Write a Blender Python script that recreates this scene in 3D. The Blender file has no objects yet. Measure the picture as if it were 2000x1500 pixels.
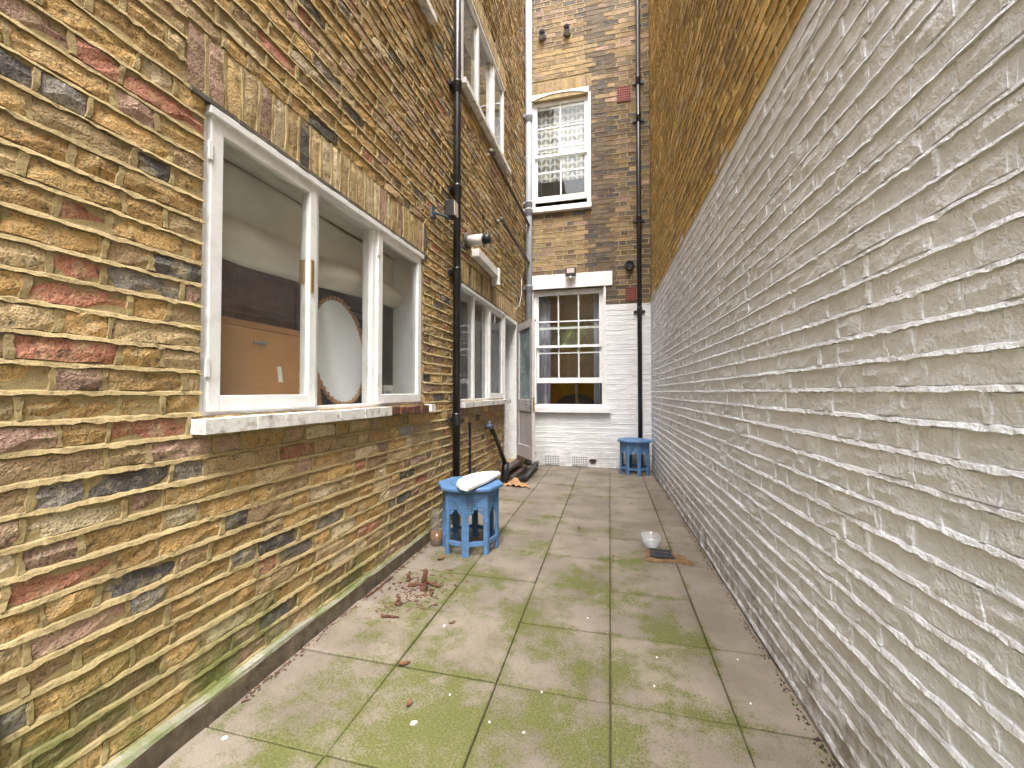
import bpy, math, random
from mathutils import Vector, Matrix, noise as mnoise
R = math.radians
sc = bpy.context.scene
COL = sc.collection
# ------------------------------------------------------------------ camera
FPX, YAW, PITCH, CAMH = 790.0, R(13.6), math.atan(16 / 790.0), 1.2
cd = bpy.data.cameras.new('Camera'); cam = bpy.data.objects.new('Camera', cd); COL.objects.link(cam)
cd.sensor_width = 36.0; cd.lens = FPX / 2000 * 36.0; cd.clip_start = 0.02; cd.clip_end = 500
cam.location = (0, 0, CAMH); cam.rotation_euler = (R(90) + PITCH, 0, YAW)
sc.camera = cam
# ------------------------------------------------------------------ sky, sun, exposure
SUN_EL, SUN_AZ = 62.0, 165.0          # azimuth measured from +Y clockwise: behind the camera, high, hazy
w = bpy.data.worlds.new('World'); sc.world = w; w.use_nodes = True
wn = w.node_tree; wn.nodes.clear()
sky = wn.nodes.new('ShaderNodeTexSky'); sky.sky_type = 'NISHITA'; sky.sun_disc = False
sky.sun_elevation = R(SUN_EL); sky.sun_rotation = R(SUN_AZ); sky.dust_density = 4.0; sky.air_density = 1.0
hs = wn.nodes.new('ShaderNodeHueSaturation'); hs.inputs['Saturation'].default_value = 0.30
bg = wn.nodes.new('ShaderNodeBackground'); bg.inputs['Strength'].default_value = 0.15
wo = wn.nodes.new('ShaderNodeOutputWorld')
wn.links.new(sky.outputs[0], hs.inputs['Color']); wn.links.new(hs.outputs[0], bg.inputs['Color']); wn.links.new(bg.outputs[0], wo.inputs[0])
sl = bpy.data.lights.new('Sun', 'SUN'); sl.energy = 1.3; sl.angle = R(30); sl.color = (1.0, 0.96, 0.90)
so = bpy.data.objects.new('Sun', sl); COL.objects.link(so)
saz = R(SUN_AZ); sdir = Vector((math.sin(saz) * math.cos(R(SUN_EL)), math.cos(saz) * math.cos(R(SUN_EL)), math.sin(R(SUN_EL))))
so.rotation_euler = sdir.to_track_quat('Z', 'Y').to_euler(); so.location = (0, -3, 12)
vs = sc.view_settings
vs.view_transform = 'Standard'; vs.look = 'None'; vs.gamma = 1.0; vs.use_curve_mapping = False; vs.exposure = 2.32
cy = sc.cycles
cy.use_denoising = True; cy.max_bounces = 8; cy.diffuse_bounces = 4; cy.transparent_max_bounces = 16; cy.glossy_bounces = 4
cy.sample_clamp_indirect = 8.0; cy.use_adaptive_sampling = True; cy.adaptive_threshold = 0.02

# ------------------------------------------------------------------ camera helpers (only to rank bricks by size in view)
_F = Vector((-math.sin(YAW), math.cos(YAW), 0)); _R = Vector((math.cos(YAW), math.sin(YAW), 0))
def proj(p):
    d = Vector(p) - Vector((0, 0, CAMH)); z = d.dot(_F)
    if z < 0.05: return None
    return (1000 + FPX * d.dot(_R) / z, 766 - FPX * d.z / z, z)

# ------------------------------------------------------------------ mesh helpers
class MB:
    def __init__(s): s.v = []; s.f = []; s.mi = []; s.m = 0
    def quad(s, a, b, c, d):
        n = len(s.v); s.v += [tuple(a), tuple(b), tuple(c), tuple(d)]; s.f.append((n, n+1, n+2, n+3)); s.mi.append(s.m)
    def poly(s, pts):
        n = len(s.v); s.v += [tuple(p) for p in pts]; s.f.append(tuple(range(n, n+len(pts)))); s.mi.append(s.m)
    def box(s, x0, x1, y0, y1, z0, z1, M=None):
        n = len(s.v)
        P = [(x, y, z) for z in (z0, z1) for y in (y0, y1) for x in (x0, x1)]
        if M: P = [tuple(M @ Vector(p)) for p in P]
        s.v += P
        for f in ((0,2,3,1),(4,5,7,6),(0,1,5,4),(2,6,7,3),(0,4,6,2),(1,3,7,5)):
            s.f.append(tuple(n+i for i in f)); s.mi.append(s.m)
    def frame(s, x0, x1, z0, z1, w, y0, y1, wb=None, wt=None):
        wb = w if wb is None else wb; wt = w if wt is None else wt
        s.box(x0, x0+w, y0, y1, z0, z1); s.box(x1-w, x1, y0, y1, z0, z1)
        s.box(x0+w, x1-w, y0, y1, z0, z0+wb); s.box(x0+w, x1-w, y0, y1, z1-wt, z1)
    def prism(s, pts2, z0, z1, M=None):
        n = len(s.v); k = len(pts2)
        P = [(x, y, z0) for x, y in pts2] + [(x, y, z1) for x, y in pts2]
        if M: P = [tuple(M @ Vector(p)) for p in P]
        s.v += P
        s.f.append(tuple(n+i for i in reversed(range(k)))); s.f.append(tuple(n+k+i for i in range(k))); s.mi += [s.m]*2
        for i in range(k):
            j = (i+1) % k; s.f.append((n+i, n+j, n+k+j, n+k+i)); s.mi.append(s.m)
    def tube(s, pts, r, seg=14, cap=True):
        pts = [Vector(p) for p in pts]; n0 = len(s.v); rs = r if isinstance(r, (list, tuple)) else [r]*len(pts)
        for i, p in enumerate(pts):
            t = (pts[min(i+1, len(pts)-1)] - pts[max(i-1, 0)]).normalized()
            a = Vector((0,0,1)) if abs(t.z) < 0.9 else Vector((1,0,0))
            u = t.cross(a).normalized(); q = t.cross(u)
            for k in range(seg):
                an = 2*math.pi*k/seg; s.v.append(tuple(p + (u*math.cos(an) + q*math.sin(an))*rs[i]))
        for i in range(len(pts)-1):
            for k in range(seg):
                a = n0+i*seg+k; b = n0+i*seg+(k+1) % seg; s.f.append((a, b, b+seg, a+seg)); s.mi.append(s.m)
        if cap:
            s.f.append(tuple(n0+k for k in reversed(range(seg)))); s.f.append(tuple(n0+(len(pts)-1)*seg+k for k in range(seg))); s.mi += [s.m]*2
    def lathe(s, prof, seg=28, c=(0,0,0)):
        n0 = len(s.v)
        for r, z in prof:
            for k in range(seg):
                an = 2*math.pi*k/seg; s.v.append((c[0]+r*math.cos(an), c[1]+r*math.sin(an), c[2]+z))
        for i in range(len(prof)-1):
            for k in range(seg):
                a = n0+i*seg+k; b = n0+i*seg+(k+1) % seg; s.f.append((a, b, b+seg, a+seg)); s.mi.append(s.m)
    def mesh(s, name, mats, smooth=False):
        me = bpy.data.meshes.new(name); me.from_pydata(s.v, [], s.f)
        for m in (mats if isinstance(mats, (list, tuple)) else [mats]): me.materials.append(m)
        if any(s.mi): me.polygons.foreach_set('material_index', s.mi)
        if smooth: me.polygons.foreach_set('use_smooth', [True]*len(me.polygons))
        me.update(); return me
    def build(s, name, mats, parent=None, smooth=False, bevel=0, loc=None, rot=None):
        o = bpy.data.objects.new(name, s.mesh(name, mats, smooth)); COL.objects.link(o)
        if parent: o.parent = parent
        if loc is not None: o.location = loc
        if rot is not None: o.rotation_euler = rot
        if bevel:
            b = o.modifiers.new('bevel', 'BEVEL'); b.width = bevel; b.segments = 2; b.limit_method = 'ANGLE'; b.angle_limit = R(40)
        return o
def tag(o, label=None, cat=None, group=None, kind=None):
    if label: o['label'] = label
    if cat: o['category'] = cat
    if group: o['group'] = group
    if kind: o['kind'] = kind
    return o
def empty(name, loc=(0,0,0), rz=0, label=None, cat=None, group=None):
    o = bpy.data.objects.new(name, None); COL.objects.link(o); o.location = loc; o.rotation_euler = (0, 0, rz); o.empty_display_size = 0.1
    return tag(o, label, cat, group)

# ------------------------------------------------------------------ material helpers
def newmat(name):
    m = bpy.data.materials.new(name); m.use_nodes = True; nt = m.node_tree
    return m, nt, nt.nodes['Principled BSDF']
def N(nt, t, **k):
    n = nt.nodes.new('ShaderNode' + t)
    for a, b in k.items(): setattr(n, a, b)
    return n
def L(nt, a, b): nt.links.new(a, b)
def val(nt, x, sock):
    if isinstance(x, (int, float)): sock.default_value = x
    else: L(nt, x, sock)
def math_(nt, op, a, b=0.0, clamp=False):
    n = N(nt, 'Math', operation=op, use_clamp=clamp); val(nt, a, n.inputs[0]); val(nt, b, n.inputs[1]); return n.outputs[0]
def mix(nt, fac, a, b, mode='MIX'):
    n = N(nt, 'MixRGB', blend_type=mode); val(nt, fac, n.inputs[0])
    for x, s_ in ((a, n.inputs[1]), (b, n.inputs[2])):
        if isinstance(x, (tuple, list)): s_.default_value = (*x[:3], 1)
        else: L(nt, x, s_)
    return n.outputs[0]
def ramp(nt, fac, stops, const=False):
    n = N(nt, 'ValToRGB'); cr = n.color_ramp
    if const: cr.interpolation = 'CONSTANT'
    while len(cr.elements) < len(stops): cr.elements.new(0.5)
    for e, (p, c) in zip(cr.elements, stops):
        e.position = p; e.color = (*c[:3], 1) if isinstance(c, (tuple, list)) else (c, c, c, 1)
    L(nt, fac, n.inputs[0]); return n.outputs[0]
def noise(nt, scale, detail=3.0, rough=0.55, vec=None, dist=0.0):
    n = N(nt, 'TexNoise'); n.inputs['Scale'].default_value = scale; n.inputs['Detail'].default_value = detail
    n.inputs['Roughness'].default_value = rough; n.inputs['Distortion'].default_value = dist
    if vec is None:
        g = nt.nodes.get('POS') or N(nt, 'NewGeometry'); g.name = 'POS'; vec = g.outputs['Position']
    L(nt, vec, n.inputs['Vector']); return n.outputs['Fac']
def posz(nt):
    g = nt.nodes.get('POS') or N(nt, 'NewGeometry'); g.name = 'POS'
    s = N(nt, 'SeparateXYZ'); L(nt, g.outputs['Position'], s.inputs[0]); return s.outputs
def bump(nt, b, h, strength=0.4, dist=0.004):
    n = N(nt, 'Bump'); n.inputs['Strength'].default_value = strength; n.inputs['Distance'].default_value = dist
    L(nt, h, n.inputs['Height']); L(nt, n.outputs[0], b.inputs['Normal'])
def simple(name, col, rough=0.6, metal=0.0, var=0.15, nscale=9.0, bumps=0.0, bscale=80, spec=0.5, dirt=None, dirt_amt=0.5, dscale=5.0):
    m, nt, b = newmat(name)
    f = ramp(nt, noise(nt, nscale, 4), [(0.3, 1-var), (0.7, 1+var*0.6)])
    c = mix(nt, 1.0, col, f, 'MULTIPLY')
    if dirt:
        d = ramp(nt, noise(nt, dscale, 6, 0.65), [(0.5, 0.0), (0.72, dirt_amt)])
        c = mix(nt, d, c, dirt)
    L(nt, c, b.inputs['Base Color']); b.inputs['Roughness'].default_value = rough; b.inputs['Metallic'].default_value = metal
    b.inputs['Specular IOR Level'].default_value = spec
    if bumps: bump(nt, b, noise(nt, bscale, 4), bumps)
    return m
def brick_mat(name, stops, smear=(0.36,0.27,0.13), smear_amt=0.6, algae=False, soot=0.0, bstr=0.9):
    m, nt, b = newmat(name)
    oi = N(nt, 'ObjectInfo'); g = N(nt, 'NewGeometry'); g.name = 'POS'
    v = math_(nt, 'FRACT', math_(nt, 'ADD', oi.outputs['Random'], g.outputs['Random Per Island']))
    c = ramp(nt, v, stops, True)
    v2 = math_(nt, 'FRACT', math_(nt, 'MULTIPLY', v, 37.7))
    c = mix(nt, 1.0, c, ramp(nt, v2, [(0, 0.72), (1, 1.22)]), 'MULTIPLY')
    # patches inside one brick: mortar smears, burnt skin, pit shade painted over weak bump
    n1 = noise(nt, 15, 3, 0.65)
    c = mix(nt, ramp(nt, n1, [(0.50, 0.0), (0.68, smear_amt)]), c, smear)
    n2 = noise(nt, 34, 3, 0.62)
    c = mix(nt, ramp(nt, n2, [(0.30, 0.75), (0.43, 0.0)]), c, (0.10, 0.075, 0.05))
    c = mix(nt, ramp(nt, n2, [(0.60, 0.0), (0.75, 0.45)]), c, (0.60, 0.52, 0.38))
    n3 = noise(nt, 150, 2, 0.6)
    c = mix(nt, 1.0, c, ramp(nt, n3, [(0.30, 0.45), (0.46, 1.0), (0.75, 1.15)]), 'MULTIPLY')
    if soot:
        c = mix(nt, ramp(nt, noise(nt, 1.3, 4), [(0.42, 0.0), (0.65, soot)]), c, (0.045, 0.036, 0.03))
    if algae: c = algae_mix(nt, c)
    L(nt, c, b.inputs['Base Color']); b.inputs['Roughness'].default_value = 0.88; b.inputs['Specular IOR Level'].default_value = 0.25
    h = math_(nt, 'ADD', math_(nt, 'MULTIPLY', n2, 0.9), math_(nt, 'MULTIPLY', n3, 0.35))
    bump(nt, b, h, bstr, 0.011)
    return m
def algae_mix(nt, c):
    x, y, z = posz(nt)
    hgt = math_(nt, 'SUBTRACT', 0.62, math_(nt, 'ADD', z, math_(nt, 'MULTIPLY', y, 0.11)))
    f = math_(nt, 'MULTIPLY', hgt, 3.0, True)
    f = math_(nt, 'MULTIPLY', f, ramp(nt, noise(nt, 5, 5, 0.6), [(0.40, 0.0), (0.62, 0.85)]))
    return mix(nt, f, c, (0.11, 0.14, 0.035))
def mortar_mat(name, col, algae=False, var=0.25, bstr=0.6):
    m, nt, b = newmat(name)
    c = mix(nt, 1.0, col, ramp(nt, noise(nt, 7, 5), [(0.3, 1-var), (0.7, 1.12)]), 'MULTIPLY')
    n2 = noise(nt, 60, 4, 0.6)
    c = mix(nt, ramp(nt, n2, [(0.30, 0.6), (0.44, 0.0)]), c, tuple(k*0.35 for k in col))
    if algae: c = algae_mix(nt, c)
    L(nt, c, b.inputs['Base Color']); b.inputs['Roughness'].default_value = 0.9; b.inputs['Specular IOR Level'].default_value = 0.2
    bump(nt, b, math_(nt, 'ADD', n2, math_(nt, 'MULTIPLY', noise(nt, 200, 2), 0.4)), bstr, 0.007)
    return m
def white_mat(name, col=(0.80, 0.815, 0.845), lowamt=0.85):
    m, nt, b = newmat(name)
    c = mix(nt, 1.0, col, ramp(nt, noise(nt, 2.2, 4), [(0.3, 0.90), (0.7, 1.05)]), 'MULTIPLY')
    n2 = noise(nt, 42, 4, 0.65); n3 = noise(nt, 120, 1, 0.6)
    c = mix(nt, ramp(nt, noise(nt, 26, 4, 0.7), [(0.64, 0.0), (0.76, 0.45)]), c, (0.33, 0.30, 0.24))
    x, y, z = posz(nt)
    low = math_(nt, 'MULTIPLY', math_(nt, 'SUBTRACT', 0.52, z), 2.2, True)
    low = math_(nt, 'MULTIPLY', low, ramp(nt, noise(nt, 9, 6, 0.68), [(0.38, 0.0), (0.66, lowamt)]))
    c = mix(nt, low, c, (0.17, 0.135, 0.08))
    L(nt, c, b.inputs['Base Color']); b.inputs['Roughness'].default_value = 0.55; b.inputs['Specular IOR Level'].default_value = 0.35
    lump = noise(nt, 16, 2, 0.5)
    h = math_(nt, 'ADD', math_(nt, 'MULTIPLY', n2, 0.7), math_(nt, 'ADD', math_(nt, 'MULTIPLY', n3, 0.25), math_(nt, 'MULTIPLY', lump, 0.35)))
    bump(nt, b, h, 1.0, 0.010)
    return m
OCH, TAN, BUF, BRN, PUR, RED, DRK, GRY = (0.47,0.30,0.125), (0.47,0.345,0.19), (0.57,0.47,0.31), (0.33,0.225,0.13), (0.39,0.255,0.195), (0.41,0.185,0.12), (0.115,0.105,0.10), (0.25,0.225,0.20)
M = {}
M['stock'] = brick_mat('stock_brick', [(0,OCH),(0.23,TAN),(0.44,(0.50,0.33,0.135)),(0.60,BRN),(0.69,PUR),(0.81,RED),(0.85,DRK),(0.90,GRY),(0.94,BUF)], smear=(0.44,0.355,0.20), smear_amt=0.65, algae=True, bstr=1.0)
M['lintelb'] = brick_mat('lintel_brick', [(0,(0.48,0.34,0.16)),(0.3,TAN),(0.62,BUF),(0.80,PUR),(0.9,DRK)])
M['yellow'] = brick_mat('yellow_brick', [(0,(0.33,0.225,0.11)),(0.4,(0.29,0.20,0.105)),(0.70,(0.23,0.16,0.09)),(0.90,(0.28,0.19,0.14))], smear=(0.38,0.30,0.18))
M['rear'] = brick_mat('rear_brick', [(0,BRN),(0.25,(0.25,0.165,0.085)),(0.5,(0.19,0.125,0.085)),(0.68,PUR),(0.8,(0.30,0.21,0.10)),(0.92,DRK)], smear=(0.22,0.17,0.11), soot=0.55)
M['sooty'] = brick_mat('sooty_brick', [(0,(0.11,0.085,0.066)),(0.4,(0.14,0.105,0.075)),(0.7,(0.17,0.125,0.082)),(0.88,(0.09,0.08,0.078))], smear=(0.14,0.11,0.08))
M['upper'] = brick_mat('party_brick', [(0,(0.64,0.41,0.13)),(0.35,(0.50,0.32,0.11)),(0.6,(0.74,0.50,0.19)),(0.80,(0.34,0.23,0.11)),(0.94,(0.70,0.58,0.36))], smear=(0.40,0.27,0.11))
M['mortar'] = mortar_mat('yellow_mortar', (0.40,0.31,0.16), algae=True)
M['mortar_rear'] = mortar_mat('rear_mortar', (0.34,0.265,0.15))
M['mortar_dark'] = mortar_mat('sooty_mortar', (0.18,0.14,0.09))
M['mortar_up'] = mortar_mat('party_mortar', (0.58,0.43,0.20))
M['whitewall'] = white_mat('white_masonry_paint')
M['whiterear'] = white_mat('white_rear_paint', (0.77,0.77,0.78), 0.35)
M['white'] = simple('white_gloss_paint', (0.78,0.78,0.78), 0.4, var=0.06, bumps=0.12, bscale=60, dirt=(0.42,0.38,0.33), dirt_amt=0.35, dscale=11)
M['peel'] = simple('peeling_white_paint', (0.74,0.73,0.71), 0.6, var=0.1, bumps=0.5, bscale=50, dirt=(0.20,0.14,0.10), dirt_amt=1.0, dscale=16)
M['rot'] = simple('rotten_wood', (0.12,0.05,0.028), 0.95, var=0.6, nscale=40, bumps=1.0, bscale=70)
M['doorpaint'] = simple('old_door_paint', (0.50,0.46,0.45), 0.5, var=0.1, dirt=(0.30,0.25,0.22), dirt_amt=0.5)
M['black'] = simple('black_pipe_paint', (0.016,0.017,0.020), 0.32, var=0.3, dirt=(0.06,0.055,0.05), dirt_amt=0.5)
M['greypipe'] = simple('grey_plastic', (0.31,0.335,0.38), 0.45, var=0.08, dirt=(0.25,0.24,0.23), dirt_amt=0.4)
M['oldpipe'] = simple('weathered_pipe', (0.10,0.085,0.07), 0.7, var=0.4)
M['dkplastic'] = simple('dark_plastic', (0.02,0.02,0.022), 0.45)
M['whplastic'] = simple('white_plastic', (0.72,0.71,0.68), 0.45, dirt=(0.35,0.31,0.25), dirt_amt=0.35)
M['metal'] = simple('dull_metal', (0.45,0.45,0.46), 0.35, metal=0.9)
M['brass'] = simple('old_brass', (0.45,0.33,0.14), 0.4, metal=0.8)
M['bluetap'] = simple('blue_tap_paint', (0.07,0.10,0.14), 0.5)
M['terracotta'] = simple('terracotta', (0.30,0.075,0.055), 0.8)
M['blue'] = simple('blue_stool_paint', (0.085,0.195,0.385), 0.55, var=0.2, nscale=22, bumps=0.3, dirt=(0.08,0.11,0.15), dirt_amt=0.8, dscale=18)
M['lead'] = simple('lead_and_soffit_shade', (0.12,0.105,0.085), 0.8, var=0.4, bumps=0.5)  # lead colour that also carries the shade of the soffit
M['kerbtop'] = mortar_mat('kerb_concrete', (0.30,0.285,0.23), algae=True)
M['soil'] = simple('dark_soil', (0.055,0.038,0.024), 0.95, var=0.5, nscale=30, bumps=1.0, bscale=90)
M['rust'] = simple('rusty_sand', (0.17,0.095,0.045), 0.95, var=0.4, nscale=40, bumps=0.8, bscale=150)
M['iron'] = simple('cast_iron', (0.03,0.033,0.04), 0.6, bumps=0.3)
M['kraft'] = simple('brown_paper', (0.42,0.235,0.115), 0.8, var=0.15)
M['boardwhite'] = simple('white_board', (0.76,0.74,0.70), 0.5, var=0.06, dirt=(0.5,0.42,0.33), dirt_amt=0.3)
M['leaf'] = simple('dry_leaf', (0.15,0.065,0.03), 0.7, var=0.4, nscale=60)
M['moss'] = simple('moss_green', (0.10,0.15,0.03), 0.95, var=0.4, nscale=60)
M['flake'] = simple('paint_flake', (0.78,0.77,0.73), 0.6)
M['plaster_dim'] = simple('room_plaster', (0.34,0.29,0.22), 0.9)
M['ochre'] = simple('ochre_room', (0.78,0.46,0.07), 0.85)
M['hall'] = simple('hall_white', (0.74,0.72,0.68), 0.7)
M['darkwood'] = simple('dark_wood', (0.27,0.115,0.05), 0.5, var=0.4, nscale=12)
M['stepwood'] = simple('step_wood', (0.075,0.05,0.042), 0.6, var=0.4, nscale=10, bumps=0.4)
M['board'] = simple('hardboard', (0.46,0.235,0.085), 0.6, var=0.08)
M['oak'] = simple('frame_oak', (0.40,0.19,0.065), 0.5, var=0.15, nscale=30)
M['blind'] = simple('blind_cloth', (0.74,0.71,0.64), 0.85, var=0.06)
M['mirrorpale'] = simple('pale_mirror_face', (0.80,0.83,0.87), 0.15, var=0.02, spec=1.0)  # pale gloss colour in place of a real mirror reflection
M['rope'] = simple('rattan_rope', (0.42,0.24,0.12), 0.8, var=0.3, nscale=60)
M['navy'] = simple('navy_cloth', (0.02,0.025,0.045), 0.9)
M['mustard'] = simple('mustard_cloth', (0.40,0.22,0.04), 0.9)
M['curtain'] = simple('grey_curtain', (0.36,0.36,0.43), 0.9, var=0.1)
M['chair'] = simple('dark_leather', (0.035,0.022,0.016), 0.5)
M['pot'] = simple('plant_pot', (0.25,0.12,0.07), 0.7)
M['palmgreen'] = simple('palm_frond', (0.22,0.33,0.05), 0.5, var=0.3)
M['trunk'] = simple('palm_trunk', (0.14,0.095,0.06), 0.9, var=0.4, bumps=0.8)
M['lampface'] = simple('lamp_glass', (0.55,0.47,0.42), 0.2)
def glass_mat(name, tint=(1,1,1), haze=0.04, hazecol=(0.6,0.6,0.58), rough=0.0, ior=1.5, gain=1.0):
    m = bpy.data.materials.new(name); m.use_nodes = True; nt = m.node_tree; nt.nodes.clear()
    out = N(nt, 'OutputMaterial'); tr = N(nt, 'BsdfTransparent'); tr.inputs[0].default_value = (*tint, 1)
    gl = N(nt, 'BsdfGlossy'); gl.inputs['Roughness'].default_value = rough
    df = N(nt, 'BsdfDiffuse'); df.inputs[0].default_value = (*hazecol, 1)
    lw_ = N(nt, 'LayerWeight'); lw_.inputs[0].default_value = 0.5; f0 = ((ior-1)/(ior+1))**2
    fr = math_(nt, 'ADD', math_(nt, 'MULTIPLY', math_(nt, 'POWER', lw_.outputs['Facing'], 5.0), 1-f0), f0)
    hz = ramp(nt, noise(nt, 5, 5, 0.6), [(0.35, haze*0.4), (0.75, haze*1.6)])
    a = N(nt, 'MixShader'); L(nt, hz, a.inputs[0]); L(nt, tr.outputs[0], a.inputs[1]); L(nt, df.outputs[0], a.inputs[2])
    b = N(nt, 'MixShader'); L(nt, math_(nt, 'MULTIPLY', fr, gain, True), b.inputs[0]); L(nt, a.outputs[0], b.inputs[1]); L(nt, gl.outputs[0], b.inputs[2])
    L(nt, b.outputs[0], out.inputs[0]); return m
M['glass'] = glass_mat('window_glass', (0.97,0.98,0.97), 0.022)
M['glassdusty'] = glass_mat('dusty_glass', (0.92,0.94,0.94), 0.16, (0.5,0.5,0.5))
M['frost'] = glass_mat('frosted_glass', (0.55,0.65,0.68), 0.5, (0.42,0.52,0.56), 0.25)
M['bowl'] = glass_mat('bowl_plastic', (0.95,0.97,0.98), 0.22, (0.8,0.83,0.86), 0.15, 1.35)
M['jar'] = glass_mat('jar_glass', (0.93,0.93,0.91), 0.10, (0.6,0.58,0.55), 0.02)
m_, nt_, b_ = newmat('brown_water'); b_.inputs['Base Color'].default_value = (0.19,0.075,0.012,1); b_.inputs['Roughness'].default_value = 0.08; M['water'] = m_
# leaf-print blind
m_, nt_, b_ = newmat('leaf_print_cloth')
tc = N(nt_, 'TexCoord'); sp = N(nt_, 'SeparateXYZ'); L(nt_, tc.outputs['Object'], sp.inputs[0])
PW, PH = 0.150, 0.118
u = math_(nt_, 'DIVIDE', sp.outputs[0], PW); v = math_(nt_, 'DIVIDE', sp.outputs[2], PH)
uu = math_(nt_, 'SUBTRACT', math_(nt_, 'FRACT', u), 0.5); au = math_(nt_, 'ABSOLUTE', uu)
vv = math_(nt_, 'FRACT', math_(nt_, 'SUBTRACT', v, math_(nt_, 'MULTIPLY', au, 0.9)))
c1 = math_(nt_, 'SUBTRACT', vv, 0.5); c2 = math_(nt_, 'MULTIPLY', math_(nt_, 'SUBTRACT', au, 0.25), 4.1)
q = math_(nt_, 'ADD', math_(nt_, 'MULTIPLY', math_(nt_, 'ABSOLUTE', c1), 2.35), math_(nt_, 'MULTIPLY', c2, c2))
inside = ramp(nt_, q, [(0.0, 1.0), (0.90, 1.0), (0.96, 0.0)])
vein = ramp(nt_, math_(nt_, 'ABSOLUTE', c2), [(0.0, 0.0), (0.06, 0.0), (0.1, 1.0)])
cell = N(nt_, 'TexWhiteNoise'); cell.noise_dimensions = '2D'; cb = N(nt_, 'CombineXYZ')
L(nt_, math_(nt_, 'FLOOR', math_(nt_, 'MULTIPLY', u, 2.0)), cb.inputs[0]); L(nt_, math_(nt_, 'FLOOR', math_(nt_, 'SUBTRACT', v, math_(nt_, 'MULTIPLY', au, 0.9))), cb.inputs[1]); L(nt_, cb.outputs[0], cell.inputs[0])
lc = ramp(nt_, cell.outputs['Value'], [(0, (0.17,0.18,0.20)), (0.3, (0.27,0.25,0.24)), (0.55, (0.30,0.30,0.27)), (0.75, (0.28,0.29,0.17)), (0.88, (0.20,0.22,0.26))], True)
L(nt_, mix(nt_, inside, (0.60,0.59,0.58), lc), b_.inputs['Base Color']); b_.inputs['Roughness'].default_value = 0.9; M['leafprint'] = m_
PY0, PP, PG = 1.180, 0.4545, 0.0045
# paving
def slab_mat():
    m, nt, b = newmat('mossy_concrete_slab')
    oi = N(nt, 'ObjectInfo')
    c = mix(nt, ramp(nt, noise(nt, 3.2, 5), [(0.35, 0.0), (0.65, 1.0)]), (0.16,0.132,0.105), (0.235,0.20,0.162))
    c = mix(nt, 1.0, c, ramp(nt, oi.outputs['Random'], [(0, 0.88), (1, 1.08)]), 'MULTIPLY')
    c = mix(nt, 1.0, c, ramp(nt, noise(nt, 230, 3, 0.7), [(0.32, 0.72), (0.5, 1.0), (0.75, 1.12)]), 'MULTIPLY')
    x, y, z = posz(nt)
    # algae: strong near the garden end, thinning towards the house; bare strips by kerb and white wall
    ny = math_(nt, 'MULTIPLY', math_(nt, 'SUBTRACT', 4.3, y), 0.20, True)
    ax = math_(nt, 'ABSOLUTE', math_(nt, 'ADD', x, 0.42))
    nx = math_(nt, 'MULTIPLY', math_(nt, 'SUBTRACT', 1.02, ax), 3.2, True)
    dens = math_(nt, 'MULTIPLY', math_(nt, 'ADD', math_(nt, 'MULTIPLY', ny, 1.05), 0.10), math_(nt, 'ADD', math_(nt, 'MULTIPLY', nx, 0.8), 0.2))
    big = noise(nt, 2.6, 4, 0.6); fine = noise(nt, 120, 4, 0.8); mid = noise(nt, 11, 4, 0.65)
    bigr = ramp(nt, big, [(0.36, 0.0), (0.64, 1.0)]); finer = ramp(nt, fine, [(0.32, 0.0), (0.68, 1.0)]); midr = ramp(nt, mid, [(0.34, 0.0), (0.66, 1.0)])
    cov = math_(nt, 'ADD', dens, math_(nt, 'MULTIPLY', math_(nt, 'SUBTRACT', bigr, 0.5), 0.95))
    for ax_, o_, p_ in ((x, 0.462, 0.4575), (y, -PY0, PP)):     # moss gathers along the joints
        e_ = math_(nt, 'ABSOLUTE', math_(nt, 'SUBTRACT', math_(nt, 'FRACT', math_(nt, 'DIVIDE', math_(nt, 'ADD', ax_, o_), p_)), 0.5))
        cov = math_(nt, 'ADD', cov, math_(nt, 'MULTIPLY', math_(nt, 'MULTIPLY', math_(nt, 'SUBTRACT', e_, 0.42), 12.5, True), 0.28))
    cov = math_(nt, 'ADD', cov, math_(nt, 'MULTIPLY', math_(nt, 'SUBTRACT', midr, 0.5), 0.45))
    f = math_(nt, 'ADD', math_(nt, 'MULTIPLY', math_(nt, 'SUBTRACT', cov, math_(nt, 'ADD', math_(nt, 'MULTIPLY', finer, 0.6), 0.12)), 1.7), 0.14, True)
    f = math_(nt, 'MULTIPLY', f, 0.86)
    g = mix(nt, ramp(nt, fine, [(0.35, 0.0), (0.6, 1.0)]), (0.046,0.054,0.010), (0.112,0.124,0.024))
    c = mix(nt, f, c, g)
    dk = ramp(nt, noise(nt, 7, 6, 0.7), [(0.60, 0.0), (0.78, 0.55)])
    c = mix(nt, dk, c, (0.13,0.105,0.08))
    L(nt, c, b.inputs['Base Color']); b.inputs['Roughness'].default_value = 0.85; b.inputs['Specular IOR Level'].default_value = 0.3
    bump(nt, b, math_(nt, 'ADD', fine, noise(nt, 260, 2)), 0.35, 0.002)
    return m
M['slab'] = slab_mat()

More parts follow.
